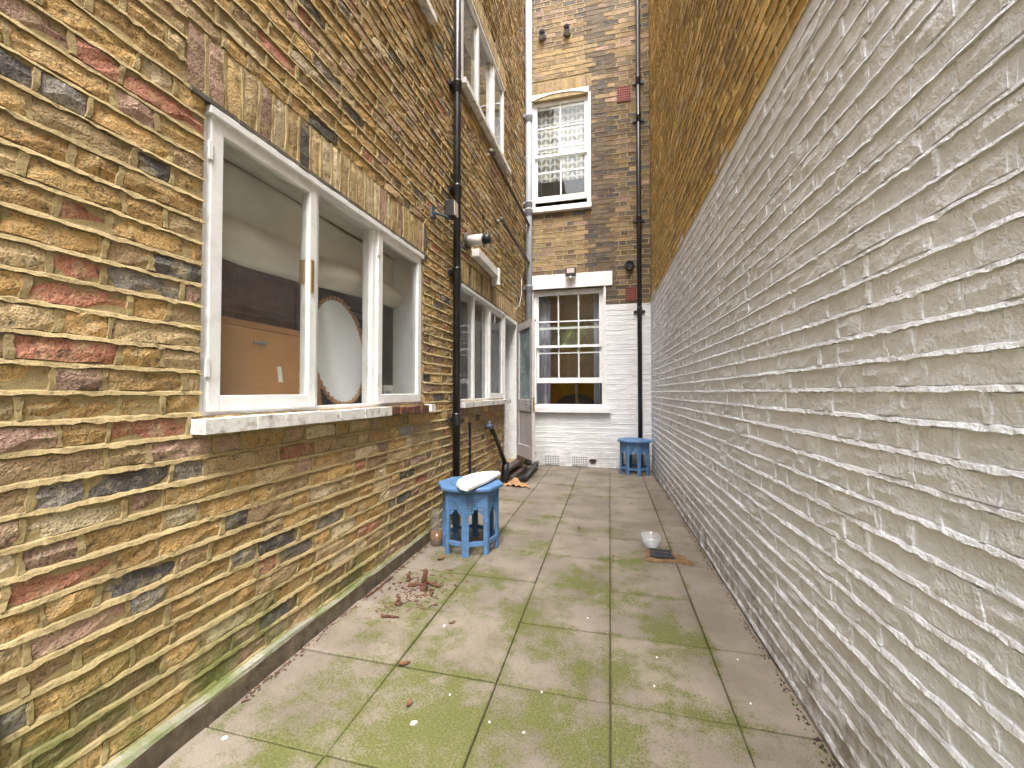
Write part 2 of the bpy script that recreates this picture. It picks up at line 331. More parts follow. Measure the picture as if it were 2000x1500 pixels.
# ------------------------------------------------------------------ ground and paving
g = MB(); g.quad((-150,-150,-0.06), (150,-150,-0.06), (150,150,-0.06), (-150,150,-0.06))
tag(g.build('ground', M['soil']), kind='structure')
g = MB(); g.quad((-1.6,-1.6,-0.013), (0.95,-1.6,-0.013), (0.95,6.75,-0.013), (-1.6,6.75,-0.013))
paving = tag(g.build('paving', M['soil']), kind='structure')
def slab_mesh(wx, wy):
    mb = MB(); b = 0.004; hx, hy = wx/2, wy/2
    mb.box(-hx, hx, -hy, hy, -0.05, -b)
    n = len(mb.v); mb.f.pop(1); mb.mi.pop(1)
    mb.v += [(-hx+b,-hy+b,0), (hx-b,-hy+b,0), (hx-b,hy-b,0), (-hx+b,hy-b,0)]
    mb.f.append((n,n+1,n+2,n+3)); q = [4,5,7,6]
    for i in range(4): mb.f.append((q[i], q[(i+1)%4], n+(i+1)%4, n+i))
    mb.mi += [0]*5
    return mb.mesh('paving_slab', M['slab'])
rng = random.Random(4)
cols = [(-1.43,-0.922), (-0.922,-0.462), (-0.462,-0.004), (-0.004,0.447), (0.447,0.800)]
for ci, (xa, xb) in enumerate(cols):
    me = slab_mesh(xb-xa-PG, PP-PG*1.9)
    for k in range(-6, 12):
        ya = PY0 + k*PP
        if ya > 6.55: continue
        o = bpy.data.objects.new('paving_slab', me); COL.objects.link(o); o.parent = paving
        o.location = ((xa+xb)/2 + rng.uniform(-.001,.001), ya + PP/2, rng.uniform(-.0025,.0025)); o.rotation_euler = (R(rng.uniform(-.18,.18)), R(rng.uniform(-.18,.18)), R(rng.uniform(-.15,.15)))
# kerb of concrete along the left wall
kb = MB(); prev = None
n = 44
for i in range(n+1):
    y = -1.2 + (4.22)*i/n; j = lambda a: rng.uniform(-a, a)
    ring = [(-1.52,y,-.05), (-1.52,y,.097+j(.004)), (-1.417+j(.004),y,.094+j(.005)), (-1.410+j(.004),y,.082+j(.004)), (-1.409+j(.005),y,-.05)]
    b0 = len(kb.v); kb.v += ring
    if i:
        for k in range(4): kb.f.append((b0-5+k, b0-4+k, b0+1+k, b0+k)); kb.mi.append(1 if k == 3 else 0)
kb.f.append((b0, b0+1, b0+2, b0+3, b0+4)); kb.mi.append(0)
M['kerbface'] = simple('kerb_dark_face', (0.12,0.092,0.06), 0.95, var=0.5, nscale=18, bumps=0.9, bscale=110)  # vertical kerb face coloured darker than the top
tag(kb.build('kerb', [M['kerbtop'], M['kerbface']]), kind='structure')

# ------------------------------------------------------------------ brick walls
# local frame of each wall: x along the wall, -y out of its face, z up
def variants(length, n, seed, rough, edge=1.0):
    out = []; rg = random.Random(seed); Hh = 0.0645
    for q in range(n):
        nx, nz = (4, 2) if length > 0.15 else (2, 2); mb = MB()
        for k in range(nz+1):
            for i in range(nx+1):
                x = -length/2 + length*i/nx; z = -Hh/2 + Hh*k/nz; y = rg.uniform(-1, 1)*0.0024*rough
                e = (i in (0, nx)) + (k in (0, nz))
                if e:
                    y += rg.uniform(0.0005, 0.0035)*rough*e*edge
                    if i in (0, nx): x *= 1 - rg.uniform(0, 0.012)*rough*(0.215/length)*0.8
                    if k in (0, nz): z *= 1 - rg.uniform(0, 0.09)*rough
                mb.v.append((x, y, z))
        W = nx+1
        for k in range(nz):
            for i in range(nx):
                a = k*W+i; mb.f.append((a, a+1, a+W+1, a+W))
        ringi = [i for i in range(nx+1)] + [k*W+nx for k in range(1, nz+1)] + [nz*W+i for i in range(nx-1, -1, -1)] + [k*W for k in range(nz-1, 0, -1)]
        b0 = len(mb.v)
        for i in ringi: x, y, z = mb.v[i]; mb.v.append((x, 0.03, z))
        k = len(ringi)
        for i in range(k): mb.f.append((ringi[i], b0+i, b0+(i+1) % k, ringi[(i+1) % k]))
        mb.mi = [0]*len(mb.f); out.append(mb)
    return out
def free(a, b, blocks):
    iv = [(a, b)]
    for p, q in blocks:
        iv = [t for s, e in iv for t in ((s, min(e, p)), (max(s, q), e)) if t[1]-t[0] > 0.012]
    return iv
CO = 0.0785
def wall_shell(s0, s1, z0, z1, holes, y0=0.007, y1=0.26):
    zs = sorted({z0, z1, *[h[2] for h in holes], *[h[3] for h in holes]}); mb = MB()
    for a, b in zip(zs, zs[1:]):
        if b <= z0 or a >= z1: continue
        for p, q in free(s0, s1, [(h[0], h[1]) for h in holes if h[2] < b-1e-6 and h[3] > a+1e-6]): mb.box(p, q, y0, y1, a, b)
    return mb
def lay_wall(part, Mw, s0, s1, z0, z1, holes, soldiers, pick, mortar_pick, mats, seed, proud=0.007, thick=0.015, rough=1.0, cap=300, step=0.05, jit=1.0, smooth=False, fine=0.02, finez=3.0, edge=1.0):
    """bricks (Flemish bond) and struck mortar joints on one wall; the 300 largest in view become objects"""
    rg = random.Random(seed); S = variants(0.213, 8, seed+1, rough, edge); Hd = variants(0.101, 8, seed+2, rough, edge)
    for mb in S+Hd: pass
    meshS = [m.mesh('brick', mats[0], smooth) for m in S]; meshH = [m.mesh('brick', mats[0], smooth) for m in Hd]
    blocks_all = list(holes) + [s[:4] for s in soldiers]
    bricks = []; mort = MB(); nrow = int((z1-z0)/CO)
    def hj(x, z, wd, hh, mi):
        mort.m = mi; y = -rg.uniform(-.002, proud*0.7); a = rg.uniform(-.0025, .0025)*jit; w2 = wd*rg.uniform(.42, .62)
        b0 = len(mort.v); y = max(y, -proud*.75)
        for i in range(4):
            zz = z-hh+2*hh*i/3; e1 = rg.uniform(-.003, .003)*jit; e2 = rg.uniform(-.003, .003)*jit; yy = y+rg.uniform(-.002, .002)*jit
            mort.v += [(x-w2+a*(i-1.5)+e1, .01, zz), (x-w2+a*(i-1.5)+e1, yy, zz), (x+w2+a*(i-1.5)+e2, yy+.001, zz), (x+w2+a*(i-1.5)+e2, .01, zz)]
            if i:
                c0 = b0+(i-1)*4
                for k in range(3): mort.f.append((c0+k, c0+k+1, c0+k+5, c0+k+4)); mort.mi.append(mi)
    for r in range(nrow):
        za = z0 + r*CO; zc = za + CO/2; drift = rg.uniform(-.03, .03)*jit
        bl = [(h[0], h[1]) for h in blocks_all if h[2] < zc+.022 and h[3] > zc-.022]
        for a, b in free(s0, s1, bl):
            x = a - ((a - s0 + drift + (r % 2)*0.170) % 0.340) ; k = 0; lead = False
            while x < b:
                ln = 0.227 if k % 2 == 0 else 0.115
                ln2 = ln + rg.uniform(-.006, .006)*jit
                if x+ln2 < a+.05: x += ln2; k += 1; lead = True; continue
                p, q = max(x, a)+.004, min(x+ln2, b)-.009
                if lead: p = a+.004; lead = False
                if b-(x+ln2) < .05: q = b-.006; ln2 = b-x+.001
                if q-p > 0.022:
                    bricks.append(((p+q)/2, zc + rg.uniform(-.002, .002)*jit, q-p, 0.0, rg.uniform(-.0035, .0035)*jit))
                    if x+ln2 < b-.01: hj(x+ln2-.0025, zc, 0.014*rg.uniform(.8, 1.25), 0.031, mortar_pick(x+ln2, zc))
                x += ln2; k += 1
    for (a, b, c, d) in [s[:4] for s in soldiers]:
        n = max(1, round((b-a)/0.077)); wd = (b-a)/n
        for i in range(n):
            x = a+wd*(i+.5); bricks.append((x, (c+d)/2+rg.uniform(-.004,.004), d-c-.012, 90.0, rg.uniform(-.003, .003)))
            if i: hj(a+wd*i, (c+d)/2, 0.012, (d-c)/2-.004, mortar_pick(x, (c+d)/2))
    # struck bed joints
    for r in range(nrow+1):
        z = z0 + r*CO; bl = [(h[0], h[1]) for h in blocks_all if h[2] < z-.002 and h[3] > z+.002]
        ph = rg.uniform(0, 100)
        for a, b in free(s0, s1, bl):
            n = max(1, int((b-a)/(fine if z < finez else step))); b0 = len(mort.v)
            for i in range(n+1):
                x = a+(b-a)*i/n; zz = z + (mnoise.noise((x*1.3, ph, 0))*.0032 + mnoise.noise((x*9, ph, 3))*.0012)*jit
                br = rg.random() < .05
                t1 = thick*.5*(1+rg.uniform(-.35, .30)*jit); t2 = thick*.5*(1+(mnoise.noise((x*7, ph, 5))*.5+rg.uniform(-.4, .4)+(.6 if br else 0))*jit); pr = proud*max(.1, 1+(mnoise.noise((x*3, ph, 9))*.6+rg.uniform(-.3, .3)-(.5 if br else 0))*jit)
                mort.v += [(x, .006, zz+t1+.003), (x, -pr*.35, zz+t1*.75), (x, -pr, zz-t2), (x, .008, zz-t2+.002)]
                if i:
                    c0 = b0+(i-1)*4; mi = mortar_pick(x, z)
                    for k in range(3): mort.f.append((c0+k, c0+k+1, c0+k+5, c0+k+4)); mort.mi.append(mi)
    mort.build('mortar', mats[1] if isinstance(mats[1], list) else [mats[1]], part)
    # rank by size in view
    sc_ = []
    nrm = Mw.to_3x3() @ Vector((0, -1, 0))
    for i, (x, z, ln, rot, dy) in enumerate(bricks):
        pw = Mw @ Vector((x, 0, z)); pr = proj(pw)
        if pr is None or not (-40 < pr[0] < 2040 and -40 < pr[1] < 1540): continue
        vd = (Vector((0, 0, CAMH)) - pw); dist = vd.length
        sc_.append((ln*abs(vd.normalized().dot(nrm))/dist**2, i))
    sc_.sort(reverse=True); top = {i for _, i in sc_[:cap]}
    rest = MB(); restm = []
    for i, (x, z, ln, rot, dy) in enumerate(bricks):
        long = ln > 0.15; q = rg.randrange(8); base = 0.213 if long else 0.101
        mt = pick(x, z, rg); roll = rot + rg.uniform(-.5, .5)*jit
        if i in top:
            o = bpy.data.objects.new('brick', (meshS if long else meshH)[q]); COL.objects.link(o); o.parent = part
            o.location = (x, dy, z); o.rotation_euler = (0, R(roll), 0); o.scale = (ln/base, 1, 1)
            o.material_slots[0].link = 'OBJECT'; o.material_slots[0].material = mt
        else:
            src = (S if long else Hd)[q]; c_, s_ = math.cos(R(roll)), math.sin(R(roll)); b0 = len(rest.v); kx = ln/base
            if mt not in restm: restm.append(mt)
            rest.v += [(x + vx*kx*c_ + vz*s_, vy+dy, z - vx*kx*s_ + vz*c_) for vx, vy, vz in src.v]
            rest.f += [tuple(b0+j for j in f) for f in src.f]; rest.mi += [restm.index(mt)]*len(src.f)
    if rest.v: tag(rest.build('brick', restm, part), kind='stuff')

TOPZ = 8.3
def frame_matrix(o): return Matrix.Translation(o.location) @ Matrix.Rotation(o.rotation_euler[2], 4, 'Z')
# ---- left house
LX = -1.4751
house = empty('brick_house', (LX, 0, 0), R(89.0), 'tall yellow stock brick house side with casement windows and open back door', 'house')
LM = frame_matrix(house)
def LW(s, y, z): return LM @ Vector((s, y, z))
W1 = (1.172, 2.915, 1.108, 2.275); W2 = (3.690, 5.275, 1.108, 2.265); DR = (5.275, 5.99, 0.20, 2.265)
U1 = (1.172, 2.915, 4.27, 5.34); U2 = (3.690, 5.290, 4.27, 5.34)
Lholes = [W1, W2, DR, U1, U2]
Lsold = [(1.10, 2.99, 2.300, 2.535), (3.62, 6.06, 2.290, 2.525), (1.10, 2.99, 5.365, 5.60), (3.62, 5.36, 5.365, 5.60)]
lw = wall_shell(-1.0, 6.70, -0.1, TOPZ, Lholes).build('wall', M['mortar'], house)
lay_wall(lw, LM, -1.0, 6.63, 0.02, TOPZ, [(h[0], h[1], h[2], h[3]+.022) for h in Lholes], Lsold,
         lambda x, z, rg: M['lintelb'] if any(a <= x <= b and c <= z <= d for a, b, c, d in Lsold) else M['stock'],
         lambda x, z: 0, [M['stock'], [M['mortar']]], 11, proud=0.0055, thick=0.0128, rough=1.6, jit=1.25)
def pane(x0, x1, z0, z1, y, parent, mat='glass'):
    mb = MB(); mb.box(x0, x1, y-.002, y+.002, z0, z1); return mb.build('pane', M[mat], parent)
def casement_window(Wd, splits, opens, name_label, glass='glass', sill=True, rotten=False, lead=True):
    a, b, c, d = Wd; mb = MB(); y0, y1 = 0.022, 0.095
    edges = [a] + splits + [b]
    mb.box(a, a+.035, y0, y1, c, d); mb.box(b-.035, b, y0, y1, c, d); mb.box(a+.035, b-.035, y0, y1, d-.035, d); mb.box(a+.035, b-.035, y0, y1, c, c+.022)
    for s in splits: mb.box(s-.022, s+.022, y0, y1, c+.022, d-.035)
    win = mb.build('window', M['white'], house, bevel=.003); win['label'] = name_label
    for i, (p, q) in enumerate(zip(edges, edges[1:])):
        p2 = p + (.037 if i == 0 else .024); q2 = q - (.037 if i == len(edges)-2 else .024)
        if opens[i]:
            sm = MB(); sm.frame(p2-.012, q2+.012, c+.018, d-.028, .052, y0-.020, y0+.026, wb=.062); sm.build('sash', M['white'], win, bevel=.004)
            pane(p2+.04, q2-.04, c+.08, d-.08, y0+.004, win, glass)
            hm = MB()
            for zz in (c+.15, d-.2): hm.box(p2-.022, p2-.008, y0-.026, y0-.016, zz, zz+.07)
            hm.build('hinge', M['white'], win)
        else: pane(p2, q2, c+.022, d-.035, y0+.03, win, glass)
    rm = MB(); t = .006   # white reveal lining behind the frame
    rm.box(a, a+t, y1, .26, c, d); rm.box(b-t, b, y1, .26, c, d); rm.box(a+t, b-t, y1, .26, d-t, d); rm.box(a+t, b-t, y1, .34, c-t, c+.004)
    rm.build('reveal', M['white'], win)
    if sill:
        sm = MB(); n = 26; rg = random.Random(int(a*100))
        for i in range(n):
            x0 = a-.035 + (b-a+.13)*i/n; x1 = a-.035 + (b-a+.13)*(i+1)/n; rt = rotten and 0.62 < i/n < 0.93
            sm.m = 1 if rt else 0
            dz = rg.uniform(-.012, .002) if rt else rg.uniform(-.0015, .0015); dy = rg.uniform(0, .03) if rt else rg.uniform(-.001, .002)
            sm.box(x0, x1, -.068+dy, .022, c-.058+rg.uniform(-.001, .001), c-.004+dz)
        sm.build('sill', [M['peel'], M['rot']], win)
    if lead:  # dark strip: lead flashing plus soffit shade given as colour
        lm = MB(); rg = random.Random(7); n = 30
        for i in range(n):
            x0 = a-.06+(b-a+.12)*i/n; x1 = a-.06+(b-a+.12)*(i+1)/n; j = rg.uniform(-.004, .004)
            lm.box(x0, x1, -.012+j, .02, d+.003, d+.021+j*.5)
        lm.build('flashing_soffit_shade', M['lead'], win)
    bd = MB(); bd.box(a+.01, b-.01, -.014, y0, d-.03, d+.001); bd.build('drip_bead', M['white'], win, bevel=.003)
    return win
wA = casement_window(W1, [1.770, 2.290], [True, False, True], 'wide white three-light casement window with peeling sill', rotten=True)
cm = MB(); cm.box(1.712, 1.728, -.006, .012, 1.70, 1.86); cm.box(1.700, 1.716, .03, .06, 1.74, 1.86); cm.build('window_catch', M['brass'], wA)
wB = casement_window(W2, [4.150, 4.630], [False, False, True], 'white three-light window beside the back door', 'glassdusty')
wC = casement_window(U2, [4.26, 4.78], [True, False, True], 'first floor white three-light window')
wD = casement_window(U1, [1.770, 2.290], [True, False, True], 'first floor white window whose sill end shows')
# rooms behind
def room(parent, x0, x1, y0, y1, z0, z1, mat):
    mb = MB()
    mb.quad((x0,y1,z0), (x1,y1,z0), (x1,y1,z1), (x0,y1,z1)); mb.quad((x0,y0,z0), (x0,y1,z0), (x0,y1,z1), (x0,y0,z1)); mb.quad((x1,y0,z0), (x1,y0,z1), (x1,y1,z1), (x1,y1,z0))
    mb.quad((x0,y0,z1), (x0,y1,z1), (x1,y1,z1), (x1,y0,z1)); mb.quad((x0,y0,z0), (x1,y0,z0), (x1,y1,z0), (x0,y1,z0))
    return mb.build('room', M[mat], parent)
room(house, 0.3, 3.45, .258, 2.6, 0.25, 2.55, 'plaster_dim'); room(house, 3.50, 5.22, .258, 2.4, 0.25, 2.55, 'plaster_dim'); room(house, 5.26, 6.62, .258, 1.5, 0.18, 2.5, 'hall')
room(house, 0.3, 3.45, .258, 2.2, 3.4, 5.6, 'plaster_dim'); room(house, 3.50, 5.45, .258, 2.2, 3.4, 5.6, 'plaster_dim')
# door frame and open leaf
df = MB(); df.box(5.277, 5.317, -.004, .12, .20, 2.262); df.box(5.945, 5.988, -.004, .12, .20, 2.262); df.box(5.317, 5.945, -.004, .12, 2.215, 2.262)
df.box(5.317, 5.945, .12, .26, 2.235, 2.262); df.box(5.277, 5.30, .12, .26, .2, 2.262); df.box(5.962, 5.988, .12, .26, .2, 2.262); df.build('door_frame', M['white'], house, bevel=.003)
lp = MB(); lp.box(5.318, 5.62, .5, .53, .19, 2.4); lp.build('hall_panel', M['hall'], house)
DW = 0.645; dl = MB()
dl.box(-DW, -DW+.095, 0, .042, .27, 2.205); dl.box(-.095, 0, 0, .042, .27, 2.205); dl.box(-DW+.095, -.095, 0, .042, .27, .45); dl.box(-DW+.095, -.095, 0, .042, .93, 1.10); dl.box(-DW+.095, -.095, 0, .042, 2.10, 2.205)
dl.box(-DW+.095, -.095, .012, .030, .45, .93)
door = dl.build('door', M['doorpaint'], house, bevel=.004, loc=(5.945, -.045, 0), rot=(0, 0, R(33)))
door['label'] = 'half-glazed back door standing ajar'
pane(-DW+.09, -.09, 1.095, 2.105, .020, door, 'frost')
hb = MB(); hb.frame(-DW+.09, -.09, 1.10, 2.10, .014, -.003, .012); hb.frame(-DW+.09, -.09, .45, .93, .014, -.003, .012); hb.build('bead', M['white'], door)
hd = MB()
for sg in (-1, 1):
    yb = .042 if sg > 0 else 0.0
    hd.box(-DW+.025, -DW+.065, min(yb, yb+sg*.006), max(yb, yb+sg*.006), .94, 1.10); hd.tube([(-DW+.045, yb, 1.04), (-DW+.045, yb+sg*.05, 1.04), (-DW+.16, yb+sg*.05, 1.035)], .009, 8)
hd.build('handle', M['metal'], door)
lk = MB(); lk.box(-DW-.002, -DW+.001, .008, .034, .93, 1.13); lk.build('lock_plate', M['brass'], door)
bt = MB(); bt.box(-DW+.02, -DW+.10, -.014, 0, .36, .385); bt.box(-DW+.005, -DW+.07, -.016, 0, 2.165, 2.19); bt.build('bolt', M['black'], door)
st = MB(); st.box(5.24, 6.02, -.10, .05, .155, .198); st.box(5.25, 6.03, -.15, .0, -.02, .085); st.build('door_step', M['stepwood'], house, bevel=.004)
pl = MB(); pl.box(5.62, 5.74, .47, .485, 1.64, 1.77); pl.build('door_plaque', M['darkwood'], house)

# ---- rear house
YB = 6.62
rear = empty('brick_house', (0, YB, 0), 0, 'rear brick house with sash windows and white painted lower wall', 'house')
BM = frame_matrix(rear)
BLo = (-1.240, -0.085, 0.955, 2.905); BUp = (-1.262, -0.312, 4.262, 6.10)
lin = (-1.36, 0.045, 2.905, 3.135)
shell = wall_shell(-1.62, 0.95, 2.62, 8.7, [BLo, BUp]); shell.m = 1; low_ = wall_shell(-1.62, 0.95, -0.1, 2.62, [BLo])
nv_ = len(shell.v); shell.v += low_.v; shell.f += [tuple(nv_+i for i in f) for f in low_.f]; shell.mi += [1]*len(low_.f)
bw = shell.build('wall', [M['mortar_rear'], M['whiterear']], rear)
def rear_pick(x, z, rg):
    if (z < 2.62 and x > -.1) or z < .95: return M['whiterear']
    if -1.35 < x < -.27 and 6.28 < z < 6.98 + .1*math.sin(x*9): return M['yellow']
    if x < -.30 and 3.2 < z < 4.25: return M['yellow'] if rg.random() < .7 else M['rear']
    pb = 0.0
    if -.34 < x < .12 + .1*math.sin(z*3): pb = .8
    elif z < 3.6 and x > -.3: pb = .55
    elif z > 6.95: pb = .35
    elif x > .1: pb = .22
    return M['sooty'] if rg.random() < pb else M['rear']
def rear_mort(x, z):
    if (z < 2.62 and x > -.1) or z < .95: return 2
    if -.34 < x < .12 and z > 2.7: return 1
    return 0
arch = (-1.30, -0.275, 6.19, 6.40)
lay_wall(bw, BM, -1.60, 0.93, 0.0, 8.7, [BLo, (BUp[0], BUp[1], BUp[2], 6.185), lin], [arch], rear_pick, rear_mort,
         [M['rear'], [M['mortar_rear'], M['mortar_dark'], M['whiterear']]], 23, proud=0.0035, thick=0.012, rough=0.8, step=.06, jit=.8)
lm = MB(); lm.box(lin[0], lin[1], -.022, .10, lin[2], lin[3]); lm.build('lintel', M['white'], rear, bevel=.004)
def arch_head(parent):   # white segmental soffit filling the head of the upper opening
    mb = MB(); a, b = BUp[0], BUp[1]; n = 14
    f = lambda x: 6.105 + .075*(1-((x-(a+b)/2)/((b-a)/2))**2)
    for i in range(n):
        x0 = a+(b-a)*i/n; x1 = a+(b-a)*(i+1)/n
        mb.quad((x0,-.004,f(x0)), (x1,-.004,f(x1)), (x1,.12,f(x1)-.03), (x0,.12,f(x0)-.03))
        mb.quad((x0,-.004,f(x0)), (x0,-.004,6.2), (x1,-.004,6.2), (x1,-.004,f(x1)))
        mb.quad((x0,.12,f(x0)-.03), (x1,.12,f(x1)-.03), (x1,.12,6.0), (x0,.12,6.0))
    return mb.build('arch_soffit', M['white'], parent)
def sash(win, x0, x1, z0, z1, y, ncol, bars, bot, top, side=.042):
    mb = MB(); y1 = y+.038
    mb.box(x0, x0+side, y, y1, z0, z1); mb.box(x1-side, x1, y, y1, z0, z1); mb.box(x0+side, x1-side, y, y1, z0, z0+bot); mb.box(x0+side, x1-side, y, y1, z1-top, z1)
    wv = (x1-x0-2*side)/ncol
    for i in range(1, ncol): mb.box(x0+side+wv*i-.011, x0+side+wv*i+.011, y+.004, y1-.004, z0+bot, z1-top)
    for zb in bars:
        for i in range(ncol): mb.box(x0+side+wv*i+(.011 if i else 0), x0+side+wv*(i+1)-(.011 if i < ncol-1 else 0), y+.005, y1-.005, zb-.011, zb+.011)
    mb.build('sash', M['white'], win, bevel=.002)
    zs = [z0+bot] + bars + [z1-top]
    for i in range(ncol):
        for p, q in zip(zs, zs[1:]): pane(x0+side+wv*i+.005, x0+side+wv*(i+1)-.005, p+.003, q-.003, y+.019, win)
def sash_window(Wd, label, zlev, ncol, recess=.075, sillx=(.04, .04)):
    a, b, c, d = Wd; mb = MB(); fw = .036
    mb.box(a, a+fw, recess, recess+.12, c, d); mb.box(b-fw, b, recess, recess+.12, c, d); mb.box(a+fw, b-fw, recess, recess+.12, d-.05, d); mb.box(a+fw, b-fw, recess-.02, recess+.12, c, c+.045)
    win = mb.build('window', M['white'], rear, bevel=.003); win['label'] = label
    (ub, ut, ubar), (lb, lt, lbar) = zlev
    sash(win, a+fw+.002, b-fw-.002, ub, ut, recess+.014, ncol, [ubar], .042, .045)
    sash(win, a+fw+.002, b-fw-.002, lb, lt, recess+.056, ncol, [lbar], .088, .036)
    rv = MB(); rv.box(a, a+.004, -.006, recess, c, d); rv.box(b-.004, b, -.006, recess, c, d); rv.build('reveal', M['white'], win)
    em = MB(); em.box(a-.028, a-.001, -.010, .004, c, d+.0); em.box(b+.001, b+.028, -.010, .004, c, d); em.build('painted_edge', M['white'], win)
    sm = MB(); sm.box(a-sillx[0], b+sillx[1], -.075, recess, c-.085, c-.002); sm.build('sill', M['white'], win, bevel=.005)
    return win
wL = sash_window(BLo, 'white sash window of small panes, bottom sash raised', ((1.94, 2.86, 2.376), (1.352, 2.29, 1.855)), 3, sillx=(.03, .09))
wU = sash_window(BUp, 'arched white sash window with leaf-print blind', ((5.175, 6.13, 5.672), (4.435, 5.372, 4.930)), 2)
arch_head(wU)
room(rear, -1.5, 0.7, .258, 2.0, 0.3, 3.1, 'ochre'); room(rear, -1.5, 0.7, .258, 2.5, 3.9, 6.4, 'plaster_dim')
# leaf-print blind with scalloped hem
bl = MB(); n = 40; x0, x1 = -1.225, -.345
for i in range(n):
    a = x0+(x1-x0)*i/n; b = x0+(x1-x0)*(i+1)/n; hz = lambda x: 4.795 + .016*abs(math.sin((x-x0)*22)); wv = lambda x: .215 + .006*math.sin(x*30)
    bl.quad((a, wv(a), hz(a)), (b, wv(b), hz(b)), (b, wv(b), 6.15), (a, wv(a), 6.15))
o = bl.build('roller_blind', M['leafprint'], loc=(0, YB, 0)); o.modifiers.new('s', 'SOLIDIFY').thickness = .002
tag(o, 'grey leaf-print blind hanging behind the upper sash window', 'blind')
# vents and flues on the rear wall
def grille(name, x0, x1, z0, z1, mat, nx, nz, hole=.55):
    bk = MB(); bk.box(x0, x1, -.006, .006, z0, z1); o = bk.build(name, M['dkplastic'], rear)
    mb = MB(); cx = (x1-x0)/nx; cz = (z1-z0)/nz; t = cx*(1-hole)/2; tz = cz*(1-hole)/2
    for i in range(nx+1): xx = x0+cx*i; mb.box(max(x0, xx-t), min(x1, xx+t), -.018, -.0065, z0, z1)
    for k in range(nz+1):
        zz = z0+cz*k
        for i in range(nx): mb.box(x0+cx*i+t, x0+cx*(i+1)-t, -.017, -.0065, max(z0, zz-tz), min(z1, zz+tz))
    mb.build('grille', mat, o); return o
grille('air_brick', .135, .345, 5.845, 6.085, M['terracotta'], 6, 6, .70); grille('air_brick', .250, .415, 2.645, 2.855, M['terracotta'], 5, 6, .70)
grille('floor_vent', -1.050, -.800, .020, .165, M['white'], 9, 5, .66); grille('floor_vent', -.600, -.350, .020, .165, M['white'], 9, 5, .66)
hm = MB(); hm.poly([(-.27+.055*math.cos(a)*(1+.25*math.sin(3*a)), -.0135, .095+.045*math.sin(a)*(1+.2*math.cos(2*a))) for a in [i*.524 for i in range(12)]]); hm.build('broken_hole', M['soil'], rear)
def flue(x, z, r, ln, label):
    t = empty('flue_terminal', (x, YB, z), 0, label, 'flue')
    mb = MB(); mb.tube([(0, .02, 0), (0, -.012, 0)], r*1.35, 24); mb.build('rosette', M['oldpipe'], t, True)
    mb = MB(); mb.tube([(0, -.01, 0), (0, -ln, .0)], r, 24, False); mb.tube([(0, -ln, 0), (0, -.01, 0)], r*.85, 24, False); mb.build('pipe', M['greypipe'], t, True)
    mb = MB(); mb.tube([(0, -ln*.55, 0), (0, -ln*.6, 0)], r*.84, 24); mb.build('dark_cap', M['dkplastic'], t)
flue(-1.07, 7.17, .052, .10, 'round grey flue terminal next to the grey soil pipe'); flue(-.66, 7.15, .048, .13, 'black-mouthed flue terminal with rust streak beneath'); flue(.308, 3.20, .060, .09, 'round vent outlet beside black downpipe above the white paint')
# floodlight on the lintel
t = empty('floodlight', (-.605, YB-.022, 3.135), 0, 'small black floodlight fixed on white window lintel', 'floodlight')
mb = MB(); mb.box(-.085, .085, -.10, -.055, -.065, .075); mb.build('housing', M['dkplastic'], t, bevel=.008)
mb = MB(); mb.box(-.06, .06, -.104, -.1005, -.02, .055); mb.build('lamp_glass', M['lampface'], t)
mb = MB(); mb.box(-.03, .03, -.055, 0.0, -.03, .03); mb.build('bracket', M['dkplastic'], t)
mb = MB(); mb.lathe([(0, -.05), (.026, -.042), (.032, -.02), (.028, 0)], 16, (0, -.07, -.066)); mb.build('sensor', M['whplastic'], t, True)

# ---- right boundary wall: painted lower wall, bare party wall above
RX = 0.738
pw = empty('painted_wall', (RX, 0, 0), R(-89.04), 'long white painted brick wall with ribbed mortar joints', 'wall')
uw = empty('party_wall', (RX, 0, 2.62), R(-89.04), 'tall bare brown brick wall rising above the white paint', 'wall')
PM = frame_matrix(pw)
p_ = wall_shell(-6.8, 1.0, -0.1, 2.62, [], 0.0035).build('wall', M['whitewall'], pw)
lay_wall(p_, PM, -6.66, 1.0, 0.03, 2.615, [], [], lambda x, z, rg: M['whitewall'], lambda x, z: 0, [M['whitewall'], [M['whitewall']]], 37, proud=0.0055, thick=0.0120, rough=1.6, jit=1.0, edge=.35)
u_ = wall_shell(-6.8, 1.0, 0.0, TOPZ-2.62, []).build('wall', M['mortar_up'], uw)
lay_wall(u_, frame_matrix(uw), -6.66, 1.0, 0.008, TOPZ-2.62, [], [], lambda x, z, rg: M['whitewall'] if z < .075 and rg.random() < .3 else M['upper'], lambda x, z: 0, [M['upper'], [M['mortar_up']]], 51, proud=0.004, thick=0.013, rough=1.3)

# ------------------------------------------------------------------ pipes
def downpipe(name, x, y, r, z0, z1, mat, collars, label, group=None, wall=(0, 1), clips=True):
    t = empty(name, (x, y, z0), 0, label, 'pipe', group)
    mb = MB(); mb.tube([(0, 0, 0), (0, 0, z1-z0)], r, 20); mb.build('pipe', mat, t, True)
    for zc in collars:
        mb = MB(); mb.lathe([(r, -.06), (r*1.16, -.055), (r*1.16, .035), (r*1.24, .04), (r*1.24, .06), (r, .062)], 20, (0, 0, zc-z0)); c = mb.build('collar', mat, t, True)
        if clips:
            mb = MB(); wx, wy = wall; px, py = -wy, wx
            for sg in (-1, 1): mb.box(-.012, .012, -.035, .035, zc-z0-.02, zc-z0+.02, Matrix.Translation((wx*(r+.005)+px*sg*r*1.5, wy*(r+.005)+py*sg*r*1.5, 0)) @ Matrix.Rotation(math.atan2(wy, wx), 4, 'Z'))
            mb.build('clip', mat, c)
    return t
